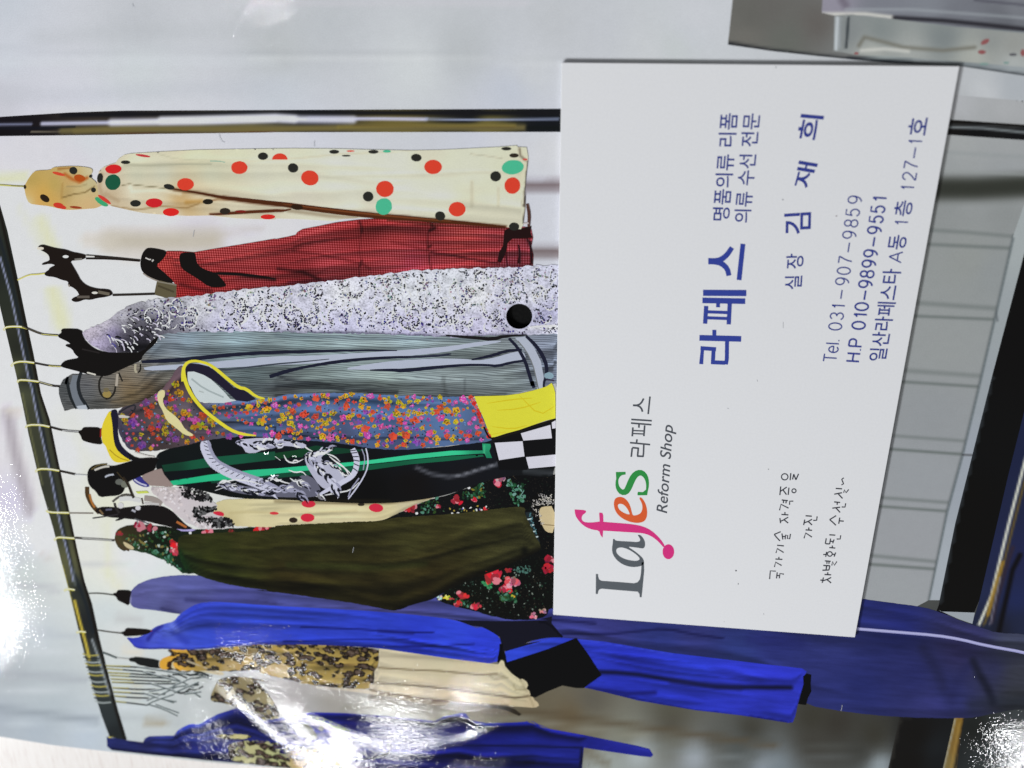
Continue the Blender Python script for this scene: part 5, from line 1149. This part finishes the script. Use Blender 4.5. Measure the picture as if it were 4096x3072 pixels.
dots([('A', 912, 1360, 66, 37, (206, 34, 36), -.05), ('A', 1010, 1305, 38, 15, BL, 0), ('A', 1150, 1252, 60, 10, (190, 50, 56), .15), ('A', 908, 1466, 62, 64, (24, 84, 60), .5), ('A', 805, 1432, 24, 40, BL, .1), ('A', 1925, 1348, 66, 52, RD, 0), ('A', 2115, 1256, 40, 30, BL, 0),
      ('A', 1492, 1482, 68, 50, RD, 0), ('A', 1360, 1503, 44, 22, BL, .2), ('A', 1090, 1636, 43, 27, BL, 0), ('A', 1240, 1632, 68, 37, (200, 34, 40), 0), ('A', 1672, 1622, 42, 22, (30, 26, 18), 0), ('A', 590, 1372, 33, 30, BL, .3), ('A', 360, 1595, 42, 26, (40, 28, 16), .6), ('A', 472, 1398, 52, 12, (206, 70, 46), .25),
      ('A', 640, 1432, 46, 28, (176, 76, 22), .2), ('A', 752, 1528, 20, 20, BL, 0), ('A', 728, 1418, 12, 13, BL, 0), ('A', 470, 1652, 42, 22, (200, 56, 40), .2), ('D', 815, 115, 60, 22, (60, 160, 110), .6), ('D', 840, 96, 62, 15, (206, 60, 50), .6), ('D', 495, 155, 40, 16, (200, 56, 40), .3), ('D', 610, 160, 50, 10, (150, 60, 30), .1),
      ('D', 1375, 198, 66, 32, (214, 36, 32), 0), ('D', 1810, 190, 43, 26, (44, 36, 28), 0), ('D', 2155, 236, 58, 20, (206, 40, 34), 0), ('D', 1935, 192, 46, 10, (120, 30, 24), 0),
      ('B', 88, 1063, 35, 25, BL, 0), ('B', 293, 1143, 36, 32, BL, .2), ('B', 408, 1211, 60, 51, RD, .2), ('B', 573, 1033, 34, 14, BL, 0), ('B', 655, 1060, 30, 6, BL, 0), ('B', 840, 1033, 35, 13, BL, 0), ('B', 684, 1028, 27, 6, (214, 96, 80), 0), ('B', 932, 1030, 28, 9, GN, 0), ('B', 1132, 1073, 36, 26, BL, .1),
      ('B', 1246, 1136, 60, 49, RD, 0), ('B', 918, 1286, 60, 55, RD, .1), ('B', 804, 1338, 36, 34, BL, .1), ('B', 1745, 1012, 34, 12, BL, 0), ('B', 1797, 1058, 32, 15, (44, 38, 30), 0), ('B', 1788, 1138, 76, 49, GN, -.1), ('B', 1672, 1200, 37, 35, BL, 0), ('B', 1786, 1263, 54, 57, RD, .2),
      ('E', 802, 140, 60, 62, GN, .5), ('E', 1343, 160, 62, 54, RD, 0), ('E', 1218, 210, 38, 34, BL, .3), ('E', 1763, 288, 38, 30, BL, 0), ('E', 162, 145, 45, 20, (44, 26, 12), .1)])
x, y = P1('B 203,1086'); d.poly([(x + 31 * math.cos(a), y - 25 * math.sin(a)) for a in [math.pi * k / 14 for k in range(15)]], RD)
d.ell(*P1('B 1872,1085'), 10, 4, (200, 80, 70)); d.rib(T('A 1690,1295 1760,1296 1810,1305'), 3, (120, 170, 150))
d.build('colour_dots', pd_)

# ---- clip hangers
hang('clip_hanger', [('P -140,735 A 0,1488 100,1496 200,1500', 5, (190, 186, 100)), ('A 90,1493 200,1502', 2, (120, 110, 60))], [('A 190,1490 205,1487 215,1505 202,1525 190,1512', (54, 44, 24))])
hang('clip_hanger', [('D 140,745 230,702 300,700 370,690', 5, YW), ('D 690,548 900,565 1125,588', 8, DK), ('D 690,572 900,574 1125,592', 6, BR), ('D 905,866 1060,862 1245,856', 8, DK)],
     [('D 305,490 310,468 345,460 380,470 420,482 470,492 530,500 580,520 640,530 695,545 690,570 640,585 560,590 590,640 620,690 650,750 700,792 780,815 860,818 890,828 910,862 860,880 780,890 730,905 680,900 640,918 600,922 570,905 590,885 640,872 620,830 580,800 545,790 550,755 500,745 440,720 380,715 355,700 365,680 390,665 400,645 450,625 400,612 340,625 335,610 400,590 395,550 370,525 330,505', BR)],
     [('D 325,490', 14, 6, (214, 206, 190)), ('D 528,556', 12, 6, (226, 224, 214)), ('D 762,847', 12, 5, (214, 210, 200)), ('D 690,553 760,556', 5, (214, 212, 206)), ('D 550,780 560,800', 6, (150, 140, 130)), ('D 620,880 720,880', 10, (92, 84, 76)), ('D 790,840 880,858', 12, (104, 96, 82)), ('D 600,580 660,575', 8, (120, 116, 110))],
     label='black clip hanger with two arms and thin strings')
hang('clip_hanger', [('D 205,1128 330,1180 390,1186 465,1190', 7, DK), ('D 330,1180 465,1192', 3, (206, 200, 120)), ('D 175,1120 340,1178', 3, (90, 84, 70))],
     [('D 465,1185 495,1170 490,1142 520,1135 655,1140 668,1200 690,1240 760,1300 840,1325 1000,1330 1150,1325 1220,1230 1280,1192 1250,1260 1150,1345 1135,1395 1060,1425 980,1462 900,1500 870,1515 800,1518 700,1502 640,1482 560,1462 500,1446 485,1432 510,1400 545,1388 640,1372 600,1340 580,1298 525,1275 530,1262 570,1262 545,1240 490,1215 470,1205', (15, 12, 11))],
     [('D 700,1488 770,1506', 6, (206, 202, 190)), ('D 660,1300 800,1330', 6, (36, 32, 32))], label='black velvet hangers crowded together beside the tweed shoulder')
hang('clip_hanger', [('D 275,1412 390,1435 490,1440', 6, DK), ('D 390,1435 490,1441', 3, (206, 198, 110))], [])
hang('clip_hanger', [('F 310,58 420,88 480,92', 7, DK), ('F 310,52 420,86', 2, (220, 214, 170))], [])
hang('clip_hanger', [('F 398,418 510,448 645,457', 7, DK), ('F 500,446 640,455', 3, (190, 190, 190))], [('F 630,462 632,450 655,445 665,425 690,420 815,424 808,480 812,520 825,560 760,555 700,540 660,525 650,490', (18, 12, 10))], [('F 812,430 808,500', 5, (150, 30, 30))], label='small black clip against the yellow collar')
hang('clip_hanger', [('F 475,772 605,800', 7, DK), ('F 600,800 700,806', 3, (190, 192, 196))],
     [('F 700,790 720,745 770,720 830,722 900,735 960,722 1030,700 1100,680 1180,665 1280,668 1250,720 1250,762 1180,790 1140,810 1050,850 1010,880 990,950 940,972 880,975 800,985 770,935 730,905 705,860', (14, 12, 12)),
      ('F 1020,620 1100,672 1180,668 1130,700 1060,690', (16, 14, 16))],
     [('F 845,822 870,806 915,800', 7, (176, 180, 190)), ('F 760,765 830,738 880,735', 8, (196, 192, 182)), ('F 735,760 790,722 860,718', 5, (96, 84, 50)), ('F 960,860', 16, 12, (96, 98, 92)), ('F 1005,880', 16, 14, (110, 112, 100)), ('F 990,820 1030,880 1060,960 1075,990', 9, (40, 32, 24)),
      ('F 940,780 1000,850', 4, (60, 50, 30)), ('F 1080,620 1180,650 1240,660', 5, (200, 196, 190))], label='black belt buckle hanger with a shiny clip')
hang('clip_hanger', [('F 600,1310 700,1318 760,1320 920,1332', 7, (60, 56, 54)), ('F 660,1312 800,1322 900,1330', 3, (200, 200, 196))], [])
hang('clip_hanger', [('H 712,250 800,248 910,262', 4, (90, 90, 84))], [('H 905,262 910,248 935,246 942,226 960,222 1060,226 1045,280 1040,350 1000,330 945,305 935,275', (18, 13, 12))], label='small black clip at the violet dress')
hang('clip_hanger', [('H 780,545 880,560 975,570', 4, (90, 86, 80))], [('H 968,572 975,560 1000,556 1010,532 1030,528 1225,542 1210,565 1160,585 1080,592 1000,595 990,578', (22, 14, 12))], [('H 1100,545 1225,550', 3, (150, 30, 50))])
hang('clip_hanger', [('H 825,725 880,745 940,770', 6, (90, 100, 100)), ('H 940,770 1040,780', 5, (200, 200, 196))], [('H 1033,782 1045,768 1070,768 1085,758 1285,785 1272,815 1280,850 1200,840 1110,825 1085,800 1050,798', (24, 26, 26))])
for pth in ('D 1560,345 1550,400', 'A 1760,1080 1775,1130 1805,1150', 'J 560,1555 550,1597', 'K 745,1150 735,1200', 'G 580,1270 572,1310', 'B 435,960 437,1000', 'A 1060,30 1075,60'):
    hang('stray_fibre', [(pth, 1.8, (172, 174, 178))], [])

# ---- punched hole through the sheet
top = page(np.array(HOLE), LAYER[0] + 2e-6); bot = top.copy(); bot[:, 2] = dz + 0.0001; n = len(HOLE)
big = top.copy()
V = np.vstack([top, bot, [[bot[:, 0].mean(), bot[:, 1].mean(), dz + 0.0001]]])
F = [(i, n + i, n + (i + 1) % n, (i + 1) % n) for i in range(n)] + [(n + i, 2 * n, n + (i + 1) % n) for i in range(n)]
o = finish('punched_hole', V, F, None, M_BLACK); child(o); o['label'] = 'round black punched hole beside the card'

# ------------------------------------------------------------------ business card
h, w = 0.09, 0.05
TH = 0.0003
P4 = [P1('U 1195,1328'), P1('U 1847,1377'), P1('U 2073,143'), P1('U 1213,135')]
cor = card(np.array(P4))
bm = bmesh.new()
nx, ny = 10, 18
def bow(u, v): return 0.0
top_v = [[bm.verts.new(tuple((cor[0] * (1 - u) + cor[1] * u) * (1 - v) + (cor[3] * (1 - u) + cor[2] * u) * v)) for u in np.linspace(0, 1, nx + 1)] for v in np.linspace(0, 1, ny + 1)]
fs = [bm.faces.new((top_v[j][i], top_v[j][i + 1], top_v[j + 1][i + 1], top_v[j + 1][i])) for j in range(ny) for i in range(nx)]
r = bmesh.ops.extrude_face_region(bm, geom=fs)
for v in [g for g in r['geom'] if isinstance(g, bmesh.types.BMVert)]: v.co.z -= TH
bmesh.ops.recalc_face_normals(bm, faces=bm.faces[:])
me = bpy.data.meshes.new('business_card'); bm.to_mesh(me); bm.free()
vv = [tuple(v.co) for v in me.vertices]; ff = [tuple(p.vertices) for p in me.polygons]
cardo = finish('business_card', vv, ff, None, M_CARD)
cardo['label'] = 'white business card with blue Korean lettering and a colourful logo lying on the glossy poster'
cardo['category'] = 'business card'
be = cardo.modifiers.new('bevel', 'BEVEL'); be.width = 0.00006; be.segments = 2; be.limit_method = 'ANGLE'

CZ = 6e-6
def ink_text(name, body, B0, B1, T0, col, off=0.0, shear=0.0, spacing=1.0, gap=1.0):
    c = bpy.data.curves.new(name, 'FONT'); c.body = body; c.offset = off; c.shear = shear; c.space_character = spacing; c.space_word = gap; c.resolution_u = 5
    o = bpy.data.objects.new(name, c); C.objects.link(o)
    dg = bpy.context.evaluated_depsgraph_get(); dg.update()
    me = bpy.data.meshes.new_from_object(o.evaluated_get(dg))
    bpy.data.objects.remove(o)
    V = np.array([tuple(v.co) for v in me.vertices]); F = [tuple(p.vertices) for p in me.polygons]
    bpy.data.meshes.remove(me)
    lo, hi = V.min(0), V.max(0)
    b0, b1, t0 = card(np.array([P1(B0), P1(B1), P1(T0)]), CZ)
    ex = b1 - b0; up = t0 - b0; e = ex / np.linalg.norm(ex); up = up - e * (up @ e)
    u = (V[:, 0] - lo[0]) / (hi[0] - lo[0]); v = (V[:, 1] - lo[1]) / (hi[1] - lo[1])
    X = b0 + u[:, None] * ex + v[:, None] * up; X[:, 2] = CZ
    FF = [f if np.cross(X[f[1]] - X[f[0]], X[f[2]] - X[f[0]])[2] > 0 else f[::-1] for f in F]
    o = finish(name, X, FF, np.tile(lin(col) / 0.9, (len(X), 1)), M_CARDINK, cardo)
    return o
BLUE = (46, 60, 140); GREY = (76, 80, 88)
ink_text('service_text', '명품의류 리폼', 'O 400,890', 'O 467,98', 'O 272,890', BLUE, off=0.009)
ink_text('service_text', '의류 수선 전문', 'O 555,906', 'O 633,100', 'O 430,906', BLUE, off=0.009)
ink_text('title_text', '실 장', 'N 934,474', 'N 952,210', 'N 806,474', BLUE, off=0.009)
for g, a, b_, t in (('김', 'O 1000,982', 'O 1004,826', 'O 803,982'), ('재', 'O 1000,658', 'O 1054,470', 'O 856,658'), ('희', 'O 1062,302', 'O 1100,118', 'O 890,302')):
    ink_text('name_text', g, a, b_, t, (50, 62, 146), off=0.014)
def arc(cx, cy, rx, ry, a0, a1, n=14): return [(cx + rx * math.cos(math.radians(a0 + (a1 - a0) * i / n)), cy + ry * math.sin(math.radians(a0 + (a1 - a0) * i / n))) for i in range(n + 1)]
# plain stroke alphabet, each glyph in a unit box (x along the line, y up)
GL = {'0': [arc(.5, .5, .44, .5, 0, 360, 28)], '1': [[(.2, .74), (.42, .8), (.58, 1.0)], [(.58, 1.0), (.58, 0)]], '2': [arc(.5, .72, .42, .28, 175, -25) + [(.55, .32), (.2, .12), (.06, 0)], [(.06, 0.0), (.94, 0.0)]],
      '3': [arc(.48, .75, .38, .25, 160, -90, 16), arc(.48, .26, .44, .26, 90, -160, 18)], '5': [[(.86, 1), (.22, 1), (.12, .5)], arc(.48, .33, .42, .33, 140, -155, 18)], '7': [[(.05, 1), (.93, 1)], [(.93, 1), (.6, .6), (.42, .3), (.34, 0)]],
      '8': [arc(.5, .75, .36, .25, 0, 360, 22), arc(.5, .26, .43, .26, 0, 360, 24)], '9': [arc(.5, .67, .42, .33, 0, 360, 24), arc(.36, .62, .56, .62, 8, -95, 14)], '-': [[(0.02, .40), (1.0, .40)]],
      'T': [[(0, 1), (1, 1)], [(.5, 1), (.5, 0)]], 'e': [arc(.5, .36, .44, .36, 0, 320, 22), [(.06, .37), (.94, .37)]], 'l': [[(.5, 1), (.5, 0)]], '.': [[(.5, 0), (.5, .09)]], 'H': [[(.05, 1), (.05, 0)], [(.95, 1), (.95, 0)], [(.05, .52), (.95, .52)]],
      'P': [[(.05, 0), (.05, 1)], [(.05, 1), (.55, 1)] + arc(.6, .73, .35, .27, 90, -90, 10) + [(.05, .46)]], 'A': [[(0, 0), (.5, 1)], [(.5, 1), (1, 0)], [(.2, .33), (.8, .33)]]}
def strokes(name, base0, base1, h0, h1, glyphs, wd, col):
    """glyphs: (char, print y where it starts, print y where it ends); the line climbs the card"""
    (x0, y0), (x1, y1) = P1(base0), P1(base1)
    d = Decal(card)
    def mp(gx, gy, ya, yb):
        y = ya + (yb - ya) * gx; t = (y - y0) / (y1 - y0); x = x0 + (x1 - x0) * t; h = h0 + (h1 - h0) * t
        return (x - gy * h, y + gy * h * -0.06)
    for ch, ya, yb in glyphs:
        for st in GL[ch]: d.rib([mp(a, b_, ya, yb) for a, b_ in st], wd, col, sm=0)
    return d.build(name, cardo, M_CARDINK, layer=CZ, dz=2e-7)
ny = lambda v: 900 + v / 1.8433
oy = lambda v: 400 + v / 1.8433
G1 = [('T', 1010, 955), ('e', 945, 893), ('l', 882, 872), ('.', 858, 848), ('0', 780, 722), ('3', 702, 646), ('1', 622, 578), ('-', 548, 482), ('9', 448, 390), ('0', 370, 312), ('7', 288, 232), ('-', 205, 132), ('9', 106, 46)]
strokes('phone_text', 'N 1188,1012', 'O 1380,702', 51, 53, [(c, ny(a), ny(b_)) for c, a, b_ in G1] + [(c, oy(a), oy(b_)) for c, a, b_ in (('8', 942, 882), ('5', 862, 802), ('9', 770, 708))], 5.4, BLUE)
G2 = [('H', 1010, 948), ('.', 926, 916), ('P', 900, 842), ('0', 774, 712), ('1', 692, 640), ('0', 636, 574), ('-', 556, 486), ('9', 468, 410), ('8', 394, 336), ('9', 318, 260), ('9', 242, 184), ('-', 162, 92)]
strokes('phone_text', 'N 1356,1012', 'O 1563,706', 51, 54, [(c, ny(a), ny(b_)) for c, a, b_ in G2] + [(c, oy(a), oy(b_)) for c, a, b_ in (('9', 992, 934), ('5', 912, 854), ('5', 838, 780), ('1', 756, 702))], 7.4, (52, 64, 146))
def seg(name, body, ya, yb, off=0.010):
    f = lambda y: 3544 + 168 * (1445 - y) / 974.5
    ink_text(name, body, 'P %f,%f' % (f(ya), ya), 'P %f,%f' % (f(yb), yb), 'P %f,%f' % (f(ya) - 72, ya), BLUE, off=off)
seg('address_text', '일산라페스타', ny(1004), ny(326)); seg('address_text', '동', ny(182), ny(76)); seg('address_text', '층', oy(858), oy(742)); seg('address_text', '호', oy(262), oy(130))
strokes('address_number', 'N 1542,1004', 'O 1852,130', 50, 54, [('A', ny(278), ny(200)), ('1', oy(930), oy(882)), ('1', oy(668), oy(628)), ('2', oy(596), oy(535)), ('7', oy(512), oy(452)), ('-', oy(434), oy(352)), ('1', oy(330), oy(288))], 5.6, BLUE)
ink_text('logo_subtitle', 'Reform Shop', 'M 727,836', 'M 765,303', 'M 640,836', GREY, off=0.008, shear=0.22)

def carddecal(name, fn, col):
    d = Decal(card); fn(d, col); o = d.build(name, cardo, M_CARDINK, layer=CZ, dz=2e-7); return o
def rb(*items):
    def f(d, c):
        for p, w, s in items: d.rib(T(p), w, c, sm=s)
    return f
# blue shop name, large
k = 1.06 / 1.8433
carddecal('shop_name', rb(('N 193,1026 203,908 288,914 279,1006', 28 * k, 0), ('N 188,908 303,916', 28 * k, 0), ('N 266,1012 370,1016', 28 * k, 0), ('N 279,1024 284,925', 28 * k, 0), ('N 375,1028 382,990 384,850', 28 * k, 0), ('N 180,832 488,840', 40 * k, 0), ('N 290,838 290,773', 28 * k, 0),
      ('N 222,728 230,597', 30 * k, 0), ('N 396,733 404,572', 30 * k, 0), ('N 230,684 392,690', 22 * k, 0), ('N 230,640 398,646', 22 * k, 0), ('N 302,604 330,604', 2, 0), ('N 317,607 318,570', 27 * k, 0), ('N 202,556 518,562', 39 * k, 0), ('N 207,500 526,502', 43 * k, 0),
      ('N 245,267 300,267 340,256 385,220 420,166', [44 * k, 42 * k, 40 * k, 36 * k, 34 * k], 1), ('N 250,267 300,269 345,284 385,320 398,374', [44 * k, 42 * k, 38 * k, 36 * k, 34 * k], 1), ('N 501,139 472,406', 34 * k, 0)), (48, 66, 158))
k2 = 1 / 1.5078
carddecal('logo_korean', rb(('M 490,494 496,440', 10.5 * k2, 0), ('M 496,438 533,442', 10.5 * k2, 0), ('M 528,490 533,438', 10.5 * k2, 0), ('M 525,489 563,491', 10.5 * k2, 0), ('M 561,494 564,470 566,412', 10 * k2, 0), ('M 482,408 604,420', 10 * k2, 0), ('M 521,412 525,388', 10.5 * k2, 0),
      ('M 496,370 500,316', 10.5 * k2, 0), ('M 566,369 571,304', 10.5 * k2, 0), ('M 498,353 567,356', 8 * k2, 0), ('M 500,335 569,338', 8 * k2, 0), ('M 536,318 537,296', 10.5 * k2, 0), ('M 488,290 612,300', 10 * k2, 0), ('M 490,268 614,276', 10 * k2, 0),
      ('M 500,183 530,183 550,170 565,142', 11 * k2, 1), ('M 500,183 530,184 550,198 558,222', 11 * k2, 1), ('M 603,130 592,236', 10 * k2, 0)), GREY)
def outl(pts, holes=()):
    return lambda d, c: d.poly(smooth(T(pts), True, 2), c, holes=[smooth(T(h_), True, 2) for h_ in holes])
carddecal('logo_letter', lambda d, c: d.poly(T('M 277,1200 290,1200 291,1216 296,1232 310,1241 420,1249 505,1256 528,1250 542,1232 548,1200 551,1160 553,1130 567,1126 568,1180 561,1260 553,1341 541,1340 540,1322 530,1307 420,1298 312,1289 300,1292 292,1302 288,1321 276,1320'), c), (86, 92, 98))
carddecal('logo_letter', outl('M 380,988 388,988 394,999 430,1002 490,1005 525,1008 541,1003 545,992 537,977 529,967 534,963 545,965 560,980 571,1000 575,1022 570,1040 560,1047 530,1042 490,1037 470,1036 505,1058 540,1085 562,1108 568,1128 560,1148 535,1156 500,1159 460,1152 420,1132 390,1102 375,1070 374,1040 379,1010',
     ['M 400,1052 412,1041 440,1040 480,1055 515,1078 540,1102 540,1115 520,1122 480,1118 440,1106 410,1085 399,1068']), (86, 92, 98))
carddecal('logo_letter', lambda d, c: (d.poly(smooth(T('M 148,811 150,811 217,815 217,830 205,838 196,846 190,862 194,878 210,888 240,890 270,888 298,884 300,884 296,830 298,830 321,832 322,884 322,886 420,893 500,900 560,912 610,936 650,972 678,1005 694,1034 684,1040 668,1020 640,992 600,966 560,954 500,950 420,945 322,939 320,940 318,980 316,980 304,966 296,938 260,934 220,920 190,898 166,870 152,845'), True, 1), c), d.ell(*P1('M 714,1066'), 35 * k2, 45 * k2, c, 0, n=30, jit=0)), (222, 40, 128))
carddecal('logo_letter', outl('M 540,738 550,738 566,756 580,785 587,820 585,855 572,880 550,890 520,893 480,886 440,868 408,842 390,812 384,780 388,752 402,738 425,734 450,742 472,765 486,795 494,830 500,848 520,846 545,836 556,815 558,790 550,765 540,748', ['M 408,790 412,778 430,776 450,786 468,808 480,835 480,842 460,838 435,826 416,810']), (226, 92, 36))
carddecal('logo_letter', lambda d, c: (d.rib(T('M 452,597 425,602 406,625 403,655 410,685 432,708 458,706 474,680 488,645 506,610 530,590 556,590 578,612 588,645 588,680 582,705 560,717 532,722'), [w_ * k2 for w_ in (5, 9, 14, 18, 26, 34, 38, 40, 40, 38, 34, 28, 20, 15, 12, 9, 5)], c, sm=1),
     d.poly(T('M 397,585 456,584 456,600 430,604 408,618 400,640'), c), d.poly(T('M 527,718 530,705 560,706 580,690 590,660 592,690 586,725 529,726'), c)), (34, 146, 62))
# hand-drawn slogan
STR = '''370,1278 376,1210 421,1213|427,1273 433,1222|430,1248 452,1250|450,1272 456,1232 489,1238|410,1178 420,1138 470,1166|418,1112 476,1115|447,1113 447,1094|423,1062 433,1025 487,1058|432,998 489,1003|
462,885 408,908|408,908 430,935 456,962|472,900 480,950|476,925 498,926|498,948 503,912 520,918 517,942 536,945 543,903|455,772 461,815|458,800 490,786|490,784 524,765|490,786 524,814|468,742 526,746|497,744 497,722|
452,708 464,658 527,690|470,622 521,628|484,648 486,625|505,650 508,627|535,662 537,632 566,632|455,582 462,510|460,550 512,515|482,540 510,578|524,580 530,520|540,458 546,400|560,452 570,408|570,408 588,455|588,455 610,405|
655,940 669,896 721,930|668,870 722,874|695,872 695,850|652,830 661,785|656,812 690,800 722,782|690,800 722,830|668,753 720,757|732,792 760,790 764,758|790,1287 810,1287|806,1310 816,1265|812,1292 845,1282 880,1265|845,1282 880,1310|825,1240 880,1243|852,1241 852,1222|
808,1205 862,1203|815,1165 870,1168|838,1204 843,1167|862,1203 870,1168|828,1127 877,1131|845,1152 846,1129|862,1152 863,1130|886,1165 892,1133 908,1164 928,1132|815,1075 836,1073|835,1094 843,1052|905,1092 918,1058|893,1072 910,1074|865,1017 915,1021|890,1019 890,1000|
832,985 840,940|834,985 868,987|868,987 876,942|893,982 905,950|875,965 898,966|865,911 915,914|926,946 955,946 960,915|922,752 868,785|868,785 895,808 920,832|943,820 952,768|948,795 985,798|955,682 890,690|920,688 955,726|905,638 955,643|930,662 931,641|968,680 995,681 1001,650|
970,562 906,574|938,570 975,610|918,526 971,530|984,562 990,538 1004,562 1026,535|966,497 983,488 975,468 968,452 985,438'''
d = Decal(card)
for s in STR.replace('\n', '').split('|'): d.rib(T('Q ' + s), 10.0 / 2.0738, (56, 58, 66), sm=0)
for x, y, r_ in ((495, 430, 27), (572, 546, 17), (869, 1070, 20)):
    d.rib([P1('Q %f,%f' % (x + r_ * math.cos(a), y + r_ * .95 * math.sin(a))) for a in np.linspace(0, 6.4, 20)], 9.4 / 2.0738, (66, 68, 76), sm=0)
d.build('slogan_text', cardo, M_CARDINK, layer=CZ, dz=2e-7)
d = Decal(card)
for p, r_, c in (('M 1122,1180', 3.2, (70, 70, 74)), ('Q 92,1208', 3, (90, 90, 94)), ('Q 110,1316', 2, (120, 120, 124)), ('O 795,735', 3, (150, 150, 156)), ('C 640,425', 3, (150, 152, 156)), ('M 1135,1262', 2, (150, 150, 156)), ('Q 360,367', 2.4, (160, 160, 164)), ('O 1190,855', 3.4, (176, 170, 172))):
    d.ell(*P1(p), r_, r_, c)
for p in ('M 1068,200 1080,202', 'N 605,1140 610,1155', 'Q 320,1560 322,1575', 'N 798,715 798,760', 'J 1760,300 1765,306'): d.rib(T(p), 1.8, (170, 172, 176))
d.build('tiny_marks', cardo, M_CARDINK, layer=CZ, dz=2e-7)
